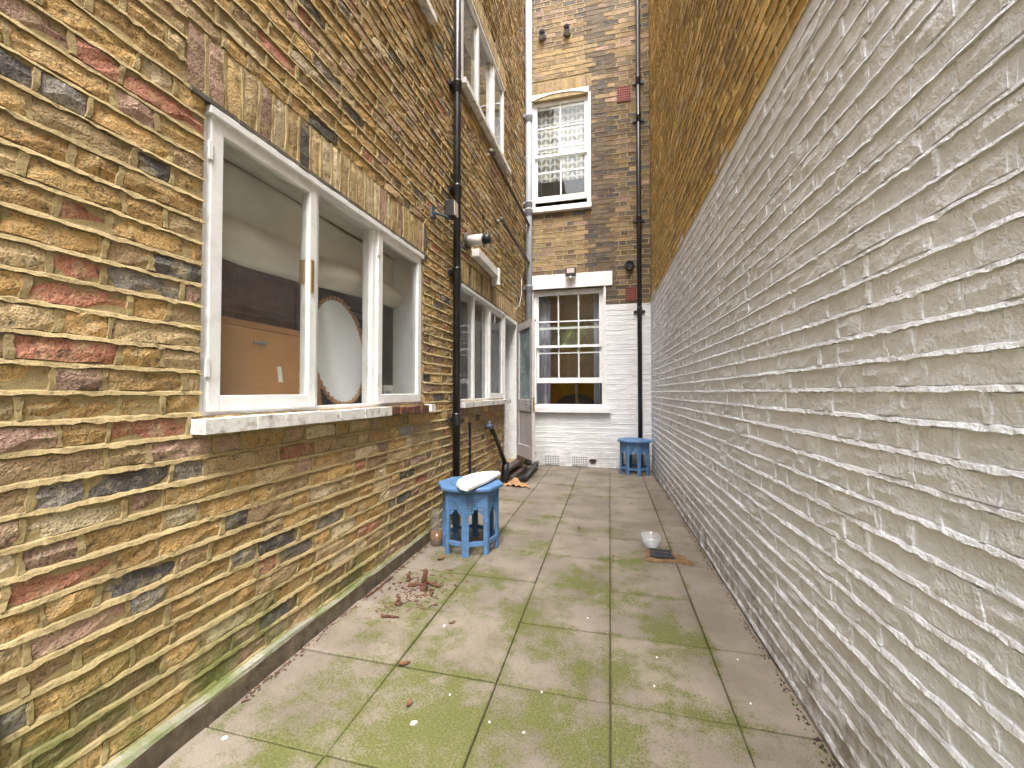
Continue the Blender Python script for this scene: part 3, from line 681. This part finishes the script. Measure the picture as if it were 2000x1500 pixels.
p = LW(3.47, -.055, 0); downpipe('downpipe', p.x, p.y, .034, 0, TOPZ, M['black'], [.95, 2.28, 3.05, 4.02, 5.9], 'black cast iron downpipe rising beside the wide casement window', 'black downpipes', (-1, 0))
downpipe('downpipe', .455, YB-.055, .034, 0, 8.4, M['black'], [2.46, 3.9, 5.5, 6.1], 'black cast iron downpipe on rear wall dropping behind small stool', 'black downpipes', (0, 1))
downpipe('soil_pipe', -1.295, YB-.075, .056, .05, 8.4, M['greypipe'], [2.9, 4.18, 4.30, 5.75], 'fat grey plastic soil pipe in the wall corner', None, (-1, 0))
def waste(pts, r, label, mat='oldpipe'):
    base = LW(*pts[0]); t = empty('waste_pipe', base, R(89), label, 'pipe')
    inv = (Matrix.Translation(base) @ Matrix.Rotation(R(89), 4, 'Z')).inverted(); P = [inv @ LW(*q) for q in pts]
    mb = MB(); mb.tube(P[1:], r, 14); mb.build('pipe', M[mat], t, True)
    mb = MB(); mb.tube([P[1]-Vector((.035, 0, 0)), P[1]+Vector((.04, 0, 0))], r*1.35, 14); mb.build('elbow', M[mat], t, True)
    mb = MB(); mb.tube([P[0]+Vector((0, .05, 0)), P[0]+Vector((0, -.07, 0))], r*.55, 10); mb.build('stub', M['whplastic'], t, True)
waste([(4.50, -.02, 3.99), (4.46, -.075, 3.985), (6.50, -.075, 3.955)], .021, 'thin waste pipe sloping along brick wall below the first floor sill')
waste([(4.93, -.02, 3.385), (4.90, -.075, 3.375), (6.50, -.075, 3.325)], .021, 'lower thin waste pipe running to the grey soil pipe')
# outside tap / waste with gully
b0 = LW(4.47, 0, .80); t = empty('drain_pipe', (b0.x, b0.y, 0), R(89), 'short black drain pipe slanting down wall from blue tap fitting', 'pipe')
mb = MB(); mb.tube([(.06, -.05, .78), (.18, -.055, .70), (.64, -.06, .27)], .027, 14); mb.build('pipe', M['black'], t, True)
mb = MB(); mb.tube([(0, .0, .80), (.0, -.05, .81), (.05, -.055, .795)], .032, 14); mb.tube([(.0, -.05, .80), (.0, -.05, .87)], .014, 10); mb.build('tap_fitting', M['bluetap'], t, True)
mb = MB(); mb.tube([(.65, -.06, -.02), (.65, -.06, .15), (.65, -.06, .29)], [.055, .048, .045], 16); mb.build('gully_socket', M['black'], t, True)
b0 = LW(5.05, -.19, 0); t = empty('waste_pipe', (b0.x, b0.y, .0), R(89), 'black waste pipe lying on ground along the door step', 'pipe')
mb = MB(); mb.tube([(.06, .05, .06), (.12, -.06, .062), (.25, -.085, .065), (1.25, -.06, .085)], .034, 14); mb.build('pipe', M['black'], t, True)
mb = MB(); mb.tube([(1.05, -.065, .081), (1.13, -.063, .083)], .042, 14); mb.build('collar', M['black'], t, True)
b0 = LW(3.94, 0, .36); t = MB(); t.box(-.011, .011, -.022, .0, 0, .53); t.box(-.016, .016, -.026, .0, .18, .20); tag(t.build('cable_conduit', M['black'], loc=b0, rot=(0, 0, R(89))), 'thin black vertical conduit on brick wall under the far window', 'conduit')
# boiler flue and trunking
b0 = LW(3.86, 0, 2.735); t = empty('boiler_flue', b0, R(89), 'white boiler flue with black end sticking out of brick wall', 'flue')
mb = MB(); mb.tube([(0, .01, 0), (0, -.022, 0)], .085, 24); mb.build('rosette', M['oldpipe'], t, True)
mb = MB(); mb.tube([(0, -.02, 0), (0, -.17, .004)], .052, 24); mb.build('pipe', M['whplastic'], t, True)
mb = MB(); mb.tube([(0, -.17, .004), (0, -.19, .004)], .044, 24); mb.tube([(0, -.19, .004), (0, -.25, .005)], [.050, .044], 24); mb.tube([(0, -.205, .005), (0, -.212, .005)], .056, 24); mb.build('terminal', M['dkplastic'], t, True)
b0 = LW(4.0, 0, 2.62); t = empty('pipe_trunking', b0, R(89), 'white boxed trunking running along brick wall behind the flue', 'trunking')
mb = MB(); mb.box(0, .72, -.085, .0, -.0, .085, Matrix.Rotation(R(1.5), 4, 'Y')); mb.build('box_section', M['whplastic'], t, bevel=.004)
mb = MB(); mb.box(.70, .745, -.10, .0, -.12, .085); mb.build('end_cap', M['whplastic'], t, bevel=.004)
# security light on an arm by the downpipe
b0 = LW(3.06, 0, 2.68); t = empty('security_light', b0, R(89), 'small black security lamp on wall bracket beside downpipe', 'lamp')
mb = MB(); mb.box(-.03, .03, -.018, 0, -.045, .045); mb.tube([(0, -.02, 0), (.05, -.06, .0), (.17, -.085, .012)], .012, 8); mb.build('bracket', M['bluetap'], t)
mb = MB(); mb.box(.13, .22, -.14, -.05, .02, .16); mb.build('lamp_head', M['dkplastic'], t, bevel=.006)
mb = MB(); mb.box(.137, .213, -.146, -.141, .03, .15); mb.build('lamp_glass', M['lampface'], t)
# telephone wire by the door
mb = MB(); mb.tube([LW(6.25, -.012, 3.0), LW(6.2, -.02, 2.75), LW(6.02, -.03, 2.52), LW(5.85, -.012, 2.44)], .0045, 6); tag(mb.build('wire', M['whplastic'], smooth=True), 'thin pale wire drooping over bricks above the back door', 'wire')
# dark timber post at the near end of the brick wall
mb = MB(); mb.box(.585, .676, -.016, .0, .10, .425); tag(mb.build('timber_post', M['stepwood'], loc=(LX, 0, 0), rot=(0, 0, R(89))), 'short dark timber post end against foot of brick wall', 'post')

# ------------------------------------------------------------------ stools
def make_stool(loc, rz, label):
    t = empty('octagonal_stool', (*loc, 0), rz, label, 'stool', 'blue carved octagonal stools')
    RB, RT, HT = .222, .258, .500
    P = lambda r, k: (r*math.cos(k*math.pi/4), r*math.sin(k*math.pi/4))
    mb = MB(); prof = [(RT-.012, HT-.030), (RT, HT-.024), (RT, HT-.008), (RT-.008, HT)]
    for (r0, z0), (r1, z1) in zip(prof, prof[1:]):
        for k in range(8): mb.quad((*P(r0, k), z0), (*P(r0, k+1), z0), (*P(r1, k+1), z1), (*P(r1, k), z1))
    mb.poly([(*P(RT-.008, k), HT) for k in range(8)]); mb.poly([(*P(RT-.012, 7-k), HT-.030) for k in range(8)])
    top = mb.build('top', M['blue'], t)
    gm = MB()
    for k in range(8): a = Vector((*P(.165, k), HT+.0012)); b = Vector((*P(.165, k+1), HT+.0012)); gm.quad(a, b, b*0.975+Vector((0,0,.025*(HT+.0012))), a*0.975+Vector((0,0,.025*(HT+.0012))))
    gm.build('top_groove', M['navy'], top)
    mb = MB(); mb.prism([P(RT-.03, k) for k in range(8)], HT-.044, HT-.031); mb.build('apron', M['blue'], t)
    ap = RB*math.cos(math.pi/8); half = RB*math.sin(math.pi/8)
    for k in range(8):
        ang = (k+.5)*math.pi/4; Mx = Matrix.Rotation(ang, 4, 'Z') @ Matrix.Translation((ap, 0, 0))
        mb = MB()
        for sg in (-1, 1): mb.box(-.018, 0, sg*half-(.029 if sg > 0 else 0), sg*half+(.029 if sg < 0 else 0), 0, HT-.044, Mx)
        leg = mb.build('leg', M['blue'], t)
        mb = MB(); mb.box(-.016, -.002, -half+.026, half-.026, .075, .105, Mx); mb.box(-.016, -.002, -half+.026, half-.026, HT-.075, HT-.044, Mx); mb.build('rail', M['blue'], t)
        # fretwork panel with ogee arch: small cells, every other one pierced
        mb = MB(); W = 2*(half-.026); z0, z1 = .270, HT-.075; nx, nz = 14, 16; cx = W/nx; cz = (z1-z0)/nz
        for i in range(nx):
            for j in range(nz):
                y = -W/2+cx*(i+.5); z = z0+cz*(j+.5); q = abs(y)/(W/2)
                lim = z0 + (.088*(1-q**1.6) if q > .35 else .098 - .10*q) - .004
                lim = .272 + .062*max(0, 1-q*1.05)**.55 + .008*math.sin(q*9)
                if z < lim: continue
                edge = i in (0, nx-1) or j == nz-1 or z < lim+cz*1.6
                if not edge and (i % 2 == 1) and ((j + (i//2) % 2) % 2 == 1): continue
                mb.box(-.012, -.005, y-cx/2, y+cx/2, z-cz/2, z+cz/2, Mx)
        mb.build('fretwork_panel', M['blue'], t)
    return t
make_stool((-1.060, 3.005), R(9), 'blue carved octagonal stool carrying a white board by brick wall')
make_stool((.353, 6.275), R(14), 'blue carved octagonal stool in corner under the black downpipe')
# white shaped board lying on the stool
pts = [(-.965,2.675), (-.905,2.94), (-.872,3.205), (-.90,3.255), (-.95,3.255), (-1.03,3.20), (-1.085,3.11), (-1.115,3.0), (-1.115,2.88), (-1.085,2.77), (-1.03,2.70)]
cx_, cy_ = -1.0, 2.97
mb = MB(); mb.prism([(a-cx_, b-cy_) for a, b in pts], 0, .022)
o = mb.build('shaped_board', M['boardwhite'], loc=(cx_, cy_, .5025), rot=(R(1.5), R(2.0), 0), bevel=.003); o.location.z = .517
tag(o, 'white half-oval board lying on top of blue stool', 'board')

# ------------------------------------------------------------------ things on the ground
mb = MB(); pr = [(.052,.002), (.056,.010), (.054,.08), (.050,.19), (.050,.27), (.044,.285)]
t = empty('glass_jar', (-1.330, 2.985, .002), 0, 'tall clear glass jar holding brown water between kerb and stool', 'jar')
mb.lathe(pr, 24); mb.lathe([(.0, .002), (.052, .002)], 24); mb.build('jar', M['jar'], t, True)
mb = MB(); mb.lathe([(0, .008), (.050, .008), (.051, .095), (0, .096)], 24); mb.build('brown_water', M['water'], t, True)
t = empty('plastic_bowl', (.304, 3.30, .003), 0, 'clear plastic bowl standing by the drain grate', 'bowl')
mb = MB(); mb.lathe([(0, .0), (.034, .0), (.052, .022), (.070, .060), (.079, .098), (.081, .099), (.073, .060), (.055, .025), (.034, .004), (0, .004)], 32); mb.build('bowl', M['bowl'], t, True)
t = empty('drain_grate', (.358, 3.175, .003), R(-2), 'square black iron drain grate ringed by rusty sand', 'drain')
mb = MB(); mb.box(-.075, .075, -.070, .070, -.003, .002); mb.build('pit', M['navy'], t)
mb = MB(); mb.frame(-.078, .078, -.073, .073, .012, 0, 1)
mb.v = [(x, z, .004 + .012*y) for x, y, z in mb.v]; mb.f = [tuple(reversed(f)) for f in mb.f]; mb.build('frame', M['iron'], t)
for i in range(9): b = MB(); xx = -.062+.0138*i; b.box(xx, xx+.0065, -.061, .061, .003, .013); b.build('bar', M['iron'], t)
b = MB(); b.box(-.066, .066, -.004, .004, .0045, .0145); b.build('cross_bar', M['iron'], t)
rg = random.Random(3)
mb = MB(); ring = []
for i in range(90):
    a = 2*math.pi*i/90; aa = a if a < math.pi else a-2*math.pi
    r = .118 + .018*math.sin(a*3.3+1) + .035*rg.random() + .055*math.exp(-((aa+.45)/.28)**2)
    ring.append((r*math.cos(a)*1.05, r*.92*math.sin(a)))
for i in range(90):
    a, b = ring[i], ring[(i+1) % 90]
    mb.quad((a[0]*.5, a[1]*.5, .0065), (a[0], a[1], .0032), (b[0], b[1], .0032), (b[0]*.5, b[1]*.5, .0065))
for _ in range(260):
    a = rg.uniform(0, 6.28); r = rg.uniform(.09, .2); x, y, s2 = r*math.cos(a)+.03, r*.9*math.sin(a)-.02, rg.uniform(.001, .003)
    mb.box(x-s2, x+s2, y-s2*.8, y+s2, .003, .003+s2)
tag(mb.build('rusty_sand', M['rust'], loc=(.372, 3.150, 0), smooth=True), 'patch of rusty orange sand around the drain grate', 'sand', kind='stuff')
mb = MB(); mb.lathe([(0, .0035), (.060, .0035), (.064, .0005)], 28, (-.80, 2.643, 0)); tag(mb.build('inspection_cap', M['slab'], smooth=True), 'small round cap set flush in paving by the stool', 'cap')
# crumpled paper
mb = MB(); n1, n2 = 16, 10; rg = random.Random(12)
for i in range(n1+1):
    for j in range(n2+1):
        u, v = i/n1, j/n2; x = -.20+.38*u + .02*math.sin(v*7); y = -.10+.20*v + .03*math.sin(u*6)
        h = .004 + .075*max(0, math.sin(u*3.1))*abs(mnoise.noise((u*3.5, v*3, 2.2)))*2.2*(1-.4*v) + .012*abs(mnoise.noise((u*9, v*9, 7)))
        mb.v.append((x, y, h))
for i in range(n1):
    for j in range(n2): a = i*(n2+1)+j; mb.f.append((a, a+n2+1, a+n2+2, a+1)); mb.mi.append(0)
o = mb.build('brown_paper', M['kraft'], loc=(-1.21, 5.10, 0), rot=(0, 0, R(8))); o.modifiers.new('s', 'SOLIDIFY').thickness = .0015
tag(o, 'crumpled sheet of brown kraft paper on ground behind stool', 'paper')
# rotten wood pieces
def splinter(loc, ln, r, tilt, rz, seed, label):
    rg = random.Random(seed); mb = MB(); n = 7; P = []; Rr = []
    for i in range(n): f = i/(n-1); P.append((rg.uniform(-.12, .12)*r*2, rg.uniform(-.12, .12)*r*2, ln*f)); Rr.append(r*(1.15-.75*f)*rg.uniform(.65, 1.25))
    mb.tube(P, Rr, 7); mb.v = [(x*rg.uniform(.7, 1.35), y*rg.uniform(.7, 1.35), z) for x, y, z in mb.v]
    o = mb.build('rotten_wood', M['rot'], loc=loc, rot=(R(tilt), 0, R(rz))); return tag(o, label, 'wood')
splinter((-1.100, 2.285, 0), .135, .021, 6, 40, 1, 'upright stump of crumbling brown rotten wood among chips')
splinter((-1.160, 2.085, 0), .055, .017, 4, 0, 2, 'small pointed lump of rotten wood standing on paving joint')
splinter((-1.12, 2.36, .012), .12, .009, 88, 70, 3, 'thin rotten wood stick lying beside the upright stump')
splinter((-1.255, 2.37, 0), .062, .014, 12, 100, 4, 'dark rotten wood wedge standing near the kerb')
splinter((-1.215, 2.30, .01), .11, .010, 88, 110, 5, 'flat rotten wood sliver lying between kerb and stump')
splinter((-1.19, 1.955, .009), .10, .008, 89, 95, 6, 'curled rotten wood sliver on the paving near kerb')
splinter((-1.385, 2.12, .008), .26, .007, 89, 176, 7, 'long pale-edged wood strip lying along the kerb foot')
splinter((-1.05, 2.27, .009), .07, .012, 88, 30, 8, 'short rotten wood chunk against foot of the stump')
rg = random.Random(21); mb = MB()
def chip(x, y, s_):
    a = rg.uniform(0, 6.28); ln = s_*rg.uniform(.6, 2.2); wd = s_*rg.uniform(.25, .6); h = s_*rg.uniform(.15, .5)
    mb.box(-ln, ln, -wd, wd, 0, h, Matrix.Translation((x, y, .003)) @ Matrix.Rotation(a, 4, 'Z') @ Matrix.Rotation(rg.uniform(-.25, .25), 4, 'Y'))
for _ in range(230):
    a = rg.gauss(0, 1); b = rg.gauss(0, 1); chip(-1.12+.11*a, 2.28+.13*b, rg.uniform(.003, .008))
for _ in range(260):
    y = rg.uniform(1.3, 2.95); chip(-1.40+abs(rg.gauss(0, .016)), y, rg.uniform(.002, .006))
for _ in range(70): chip(-1.2+rg.gauss(0, .05), 2.0+rg.gauss(0, .08), rg.uniform(.002, .005))
for _ in range(120): chip(-1.06+rg.gauss(0, .17), 3.0+rg.gauss(0, .15), rg.uniform(.002, .006))
mb.v = [(x, y, z) if x > -1.409 else (-1.405, y, z) for x, y, z in mb.v]
tag(mb.build('wood_chips', M['rot']), 'scattered brown wood chips and crumbs along the kerb', 'debris', kind='stuff')
# dirt, crumbs and moss in the corner under the white wall and along the rear wall
mb = MB(); rg = random.Random(31)
def clump(x, y, s_):
    n0 = len(mb.v)
    for dx, dy, dz in ((1,0,0), (0,1,0), (-1,0,0), (0,-1,0), (0,0,1)): mb.v.append((x+dx*s_*rg.uniform(.6, 1.4), y+dy*s_*rg.uniform(.6, 1.8), (dz*s_*rg.uniform(.4, 1.1) if dz else -.002)))
    for a, b in ((0,1), (1,2), (2,3), (3,0)): mb.f.append((n0+a, n0+b, n0+4)); mb.mi.append(mb.m)
for _ in range(1100):
    y = rg.uniform(.8, 6.5); mb.m = 1 if rg.random() < .13 else 0; clump(RX-.0168*y-.012-abs(rg.gauss(0, .013)), y, rg.uniform(.002, .008))
for _ in range(300):
    mb.m = 1 if rg.random() < .15 else 0; clump(rg.uniform(-1.2, .6), YB-.012-abs(rg.gauss(0, .02)), rg.uniform(.003, .010))
for _ in range(160): mb.m = 0; a = rg.uniform(0, 6.28); clump(.353+.23*math.cos(a), 6.275+.23*math.sin(a), rg.uniform(.003, .009))
for _ in range(200): mb.m = 0; clump(-1.30+rg.gauss(0, .05), rg.uniform(5.2, 6.5), rg.uniform(.003, .009))
tag(mb.build('wall_foot_dirt', [M['soil'], M['moss']]), 'dark dirt and moss crumbs along the foot of walls', 'dirt', kind='stuff')
# leaves and flakes
def leafmesh():
    mb = MB(); n = 8; c = []
    for i in range(n+1):
        t = i/n; wv = .016*math.sin(math.pi*t)**.8; x = -.04+.08*t; z = .006+.010*(2*t-1)**2
        mb.v += [(x, -wv, z+.006), (x, 0, z), (x, wv, z+.004)]
    for i in range(n):
        for k in range(2): a = i*3+k; mb.f.append((a, a+3, a+4, a+1)); mb.mi.append(0)
    return mb.mesh('dry_leaf', M['leaf'], True)
lme = leafmesh()
LEAFPOS = [(-.886,1.640,25,.75,'dry brown leaf lying on a paving joint crossing'), (-1.18,2.72,70,.95,'dry brown leaf between stool and wood debris'), (-1.045,2.565,10,.5,'small curled dry leaf in front of the stool'), (-.80,1.99,50,.5,'crumpled orange leaf on mossy slab'), (-.27,3.62,120,.5,'tiny dry leaf on the middle of the paving'), (-.12,3.36,30,.45,'tiny orange leaf scrap by the long joint'), (-.755,1.44,100,.6,'thin dry twig-like leaf on green slab'), (.02,3.07,80,.4,'orange leaf scrap beside the joint near drain'), (-.98,4.95,15,.7,'dead leaf near the brown paper'), (.22,4.55,60,.5,'dead leaf on far paving near white wall')]
for x, y, r_, s_, lb in LEAFPOS:
    o = bpy.data.objects.new('dry_leaf', lme); COL.objects.link(o); o.location = (x, y, .002); o.rotation_euler = (0, 0, R(r_)); o.scale = (s_, s_*1.1, s_); tag(o, lb, 'leaf', 'dry leaves on the paving')
fm = MB(); fm.prism([(-.018,-.010), (.004,-.014), (.020,.002), (.010,.013), (-.012,.010)], 0, .003); fme = fm.mesh('paint_flake', M['flake'])
FL = [(-.695,1.362,1.0,20), (-.83,1.955,.7,80), (-.30,1.415,.4,10), (-.43,1.43,.35,0), (-.27,1.62,.4,60), (-.62,1.52,.35,45), (.20,1.95,.4,30), (.17,1.76,.4,70), (.55,2.02,.35,20), (-1.30,1.15,.8,0), (-.12,2.2,.3,0), (.52,1.75,.35,50)]
for i, (x, y, s_, r_) in enumerate(FL):
    o = bpy.data.objects.new('paint_flake', fme); COL.objects.link(o); o.location = (x, y, .003); o.rotation_euler = (0, 0, R(r_)); o.scale = (s_*.7, s_*.7, 1)
    tag(o, 'tiny white paint flake lying on the mossy paving' if i else 'largest white paint flake on the green slabs', 'flake', 'white paint flakes on the paving')

# ------------------------------------------------------------------ things behind the wide casement window
def inside(name, s, y, z, label, cat, rz=0): return empty(name, LW(s, y, z), R(89)+rz, label, cat)
t = inside('picture_board', 1.60, .15, 1.112, 'tan hardboard back of a picture frame leaning inside the wide window', 'picture')
Mx = Matrix.Rotation(R(-9), 4, 'X')
mb = MB(); mb.box(-.36, .36, .004, .010, .03, .40, Mx); mb.build('backing_board', M['board'], t)
mb = MB(); mb.frame(-.385, .385, 0, .43, .03, 0, .028); mb.v = [tuple(Mx @ Vector(p)) for p in mb.v]; mb.build('frame', M['oak'], t)
mb = MB(); mb.box(-.02, .05, -.003, .004, .325, .34, Mx); mb.box(.24, .27, -.003, .004, .15, .20, Mx); mb.build('hanger', M['metal'], t)
mb = MB(); mb.box(.10, .125, .001, .004, .14, .22, Mx); mb.build('sticker', M['flake'], t)
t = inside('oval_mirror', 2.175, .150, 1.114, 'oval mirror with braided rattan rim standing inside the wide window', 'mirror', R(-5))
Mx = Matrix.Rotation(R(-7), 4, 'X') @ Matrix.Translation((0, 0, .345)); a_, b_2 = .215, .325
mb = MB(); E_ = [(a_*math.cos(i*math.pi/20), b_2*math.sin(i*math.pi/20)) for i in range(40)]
mb.poly([Mx @ Vector((x, 0, z)) for x, z in E_]); mb.build('face', M['mirrorpale'], t)
mb = MB(); pts_ = []
for i in range(161):
    a = i*math.pi/80; k = 1 + .016*math.sin(a*44); pts_.append(Mx @ Vector(((a_+.008)*k*math.cos(a), .006*math.cos(a*44), (b_2+.008)*k*math.sin(a))))
mb.tube(pts_, .013, 7, False); mb.build('rim', M['rope'], t, True)
# sagging roller blind
t = inside('window_blind', 2.05, .26, 2.26, 'cream cloth blind sagging across top of the wide window', 'blind')
mb = MB(); ns, nv = 48, 26
for i in range(ns+1):
    u = -1.12+2.24*i/ns
    for j in range(nv+1):
        v = j/nv; drop = .41+.045*math.sin(u*1.6+2.2); k = max(0, (v-.5)/.5)
        y = .03*v - .135*math.sin(min(1, k*1.25)*math.pi*.62) + .06*k**6 + .010*math.sin(u*5+v*4) + .030*k*math.sin(u*3.1+v*5)*(1-k*.4) + .010*min(1, v*2)*math.sin(u*7+v*13) + .006*math.sin(u*17-v*9)*v
        mb.v.append((u, y, -drop*v + .012*math.sin(u*4)*v))
for i in range(ns):
    for j in range(nv): a = i*(nv+1)+j; mb.f.append((a, a+1, a+nv+2, a+nv+1)); mb.mi.append(0)
o = mb.build('cloth', M['blind'], t, True); o.modifiers.new('s', 'SOLIDIFY').thickness = .002
t = inside('cabinet', 1.65, .48, .25, 'dark brown wooden cabinet in the room behind wide window', 'cabinet')
mb = MB(); mb.box(-.62, .55, 0, .5, 0, 1.72); mb.build('carcass', M['darkwood'], t, bevel=.006)
for i in range(2): mb = MB(); mb.frame(-.60+.575*i, -.035+.575*i, .9, 1.68, .07, -.02, -.001); mb.build('door_panel', M['darkwood'], t, bevel=.004)
t = inside('coat_rack', 2.55, .62, .25, 'dark clothes with a mustard garment hanging behind the oval mirror', 'clothes')
for k, (dx, mt, wd) in enumerate(((-.16, 'mustard', .11), (.02, 'navy', .16), (.25, 'navy', .15), (.48, 'navy', .14))):
    mb = MB(); n = 14
    for zz, sc2 in ((.35, 1.1), (.9, 1.0), (1.35, .95), (1.50, .75), (1.56, .3)):
        for i in range(n): a = 2*math.pi*i/n; mb.v.append((dx+wd*sc2*math.cos(a)*(1+.12*math.sin(3*a+zz*4)), .07*sc2*math.sin(a)*(1+.2*math.cos(4*a)), zz))
    for r_ in range(4):
        for i in range(n): a = r_*n+i; b = r_*n+(i+1) % n; mb.f.append((a, b, b+n, a+n)); mb.mi.append(0)
    mb.build('garment', M[mt], t, True)
mb = MB(); mb.tube([(-.35, 0, 1.6), (.7, 0, 1.6)], .014, 10); mb.build('rail', M['metal'], t, True)
t = inside('white_box', 2.72, .22, 1.112, 'small white box standing in corner of the wide window', 'box')
mb = MB(); mb.box(-.06, .06, -.04, .04, 0, .14); mb.build('carton', M['hall'], t, bevel=.003); mb = MB(); mb.box(-.045, .03, -.043, -.041, .03, .10); mb.build('printed_label', M['curtain'], t)
# curtains and furniture behind the lower sash window, far window
def curtain(name, x0, x1, z0, z1, y, label, frame_fn, seed, mat='curtain', group=None):
    mb = MB(); n = 36; rg = random.Random(seed)
    for i in range(n+1):
        f = i/n; x = x0+(x1-x0)*f; yy = y + .022*math.sin(f*26+seed) + .008*math.sin(f*61); mb.v += [(x, yy, z0), (x + .01*math.sin(f*9), yy*1.0+.004, (z0+z1)/2), (x, yy, z1)]
    for i in range(n):
        for k in range(2): a = i*3+k; mb.f.append((a, a+3, a+4, a+1)); mb.mi.append(0)
    o = mb.build(name, M[mat], smooth=True); o.modifiers.new('s', 'SOLIDIFY').thickness = .002
    loc, rz = frame_fn; o.location = loc; o.rotation_euler = (0, 0, rz); return tag(o, label, 'curtain', group)
rf = ((0, YB, 0), 0); lf = ((LX, 0, 0), R(89))
curtain('curtain', -1.23, -1.00, .99, 2.88, .30, 'grey curtain gathered at the lower sash window beside open door', rf, 1)
curtain('curtain', -.26, -.09, .99, 2.88, .30, 'narrow grey curtain at the lower sash window jamb beside white bricks', rf, 2)
curtain('curtain', 3.72, 4.15, 1.12, 2.3, .34, 'pale curtain behind the far casement window by downpipe', lf, 3)
t = empty('armchair', (-.62, YB+1.0, .3), 0, 'dark rounded armchair in the room behind the raised sash', 'armchair')
mb = MB(); n = 18
for (yy, k) in ((0, 1.0), (.14, .92)):
    for i in range(n+1): a = math.pi*i/n; mb.v.append((.42*k*math.cos(a), yy, .42+.45*k*math.sin(a)**.7))
for i in range(n): mb.f.append((i, i+1, n+2+i, n+1+i)); mb.mi.append(0)
mb.f.append(tuple(reversed(range(n+1)))); mb.f.append(tuple(range(n+1, 2*n+2))); mb.mi += [0, 0]; mb.build('backrest', M['chair'], t, True)
for sg in (-1, 1): mb = MB(); mb.box(sg*.36-.08, sg*.36+.08, .1, .75, .12, .62); mb.build('arm', M['chair'], t, bevel=.05)
mb = MB(); mb.box(-.28, .28, .12, .75, .12, .42); mb.build('seat', M['chair'], t, bevel=.04)
for sx in (-.36, .36):
    for sy in (.06, .68): mb = MB(); mb.box(sx-.025, sx+.025, sy-.025, sy+.025, 0, .12); mb.build('leg', M['darkwood'], t)
t = empty('potted_palm', (-.56, YB+.62, .3), 0, 'bright green palm with arching fronds behind the lower sash window', 'plant')
mb = MB(); mb.lathe([(0,0), (.12,0), (.16,.26), (.17,.28), (.15,.28), (.13,.24), (0,.24)], 24); mb.build('pot', M['pot'], t, True)
mb = MB(); mb.tube([(.02*math.sin(i), .02*math.cos(i*1.7), i*.152+.2) for i in range(13)], [.035-.001*i+.003*(i % 2) for i in range(13)], 10); mb.build('trunk', M['trunk'], t, True)
mb = MB(); rg = random.Random(8)
for k in range(22):
    az = k*2.399; el = R(rg.uniform(-15, 70)); ln = rg.uniform(.48, .72); P = []
    for i in range(9):
        f = i/8; h = 2.02 + ln*f*math.sin(el) - .75*f*f*ln; r_ = ln*f*math.cos(el)+.01
        P.append(Vector((r_*math.cos(az), r_*math.sin(az), h)))
    side = Vector((-math.sin(az), math.cos(az), 0))
    for i in range(1, 9):
        for q in range(3):
            p = P[i-1].lerp(P[i], q/3); wl = .13*math.sin(math.pi*min(1, (i+q/3)/9+.08))
            for sg in (-1, 1):
                d = (P[i]-P[i-1]).normalized(); tip = p + side*sg*wl + d*.09 - Vector((0, 0, .03)); mb.poly([p-d*.008, p+d*.008, tip])
    for i in range(8): a, b = P[i], P[i+1]; mb.quad(a-side*.004, a+side*.004, b+side*.003, b-side*.003)
mb.build('crown', M['palmgreen'], t)
t = empty('glass_bottle', (-1.06, YB+.20, 1.001), 0, 'small clear bottle on sill inside the raised sash', 'bottle')
mb = MB(); mb.lathe([(0,0), (.035,0), (.038,.01), (.038,.10), (.014,.15), (.014,.19), (.018,.19), (.018,.20), (0,.20)], 20); mb.build('bottle', M['jar'], t, True)

# ------------------------------------------------------------------ unseen house added behind the camera to keep sky out of window reflections
t = empty('sky_blocker_house', (0, -13, -.06), 0, 'plain brown house added out of view to block sky reflections in windows', 'house')
mb = MB(); mb.box(-12, 12, -4, 0, 0, 9.0); mb.build('wall', M['mortar_up'], t); mb = MB(); mb.box(-12.1, 12.1, -4.1, .1, 9.0, 9.15); mb.build('roof_edge', M['kerbtop'], t)
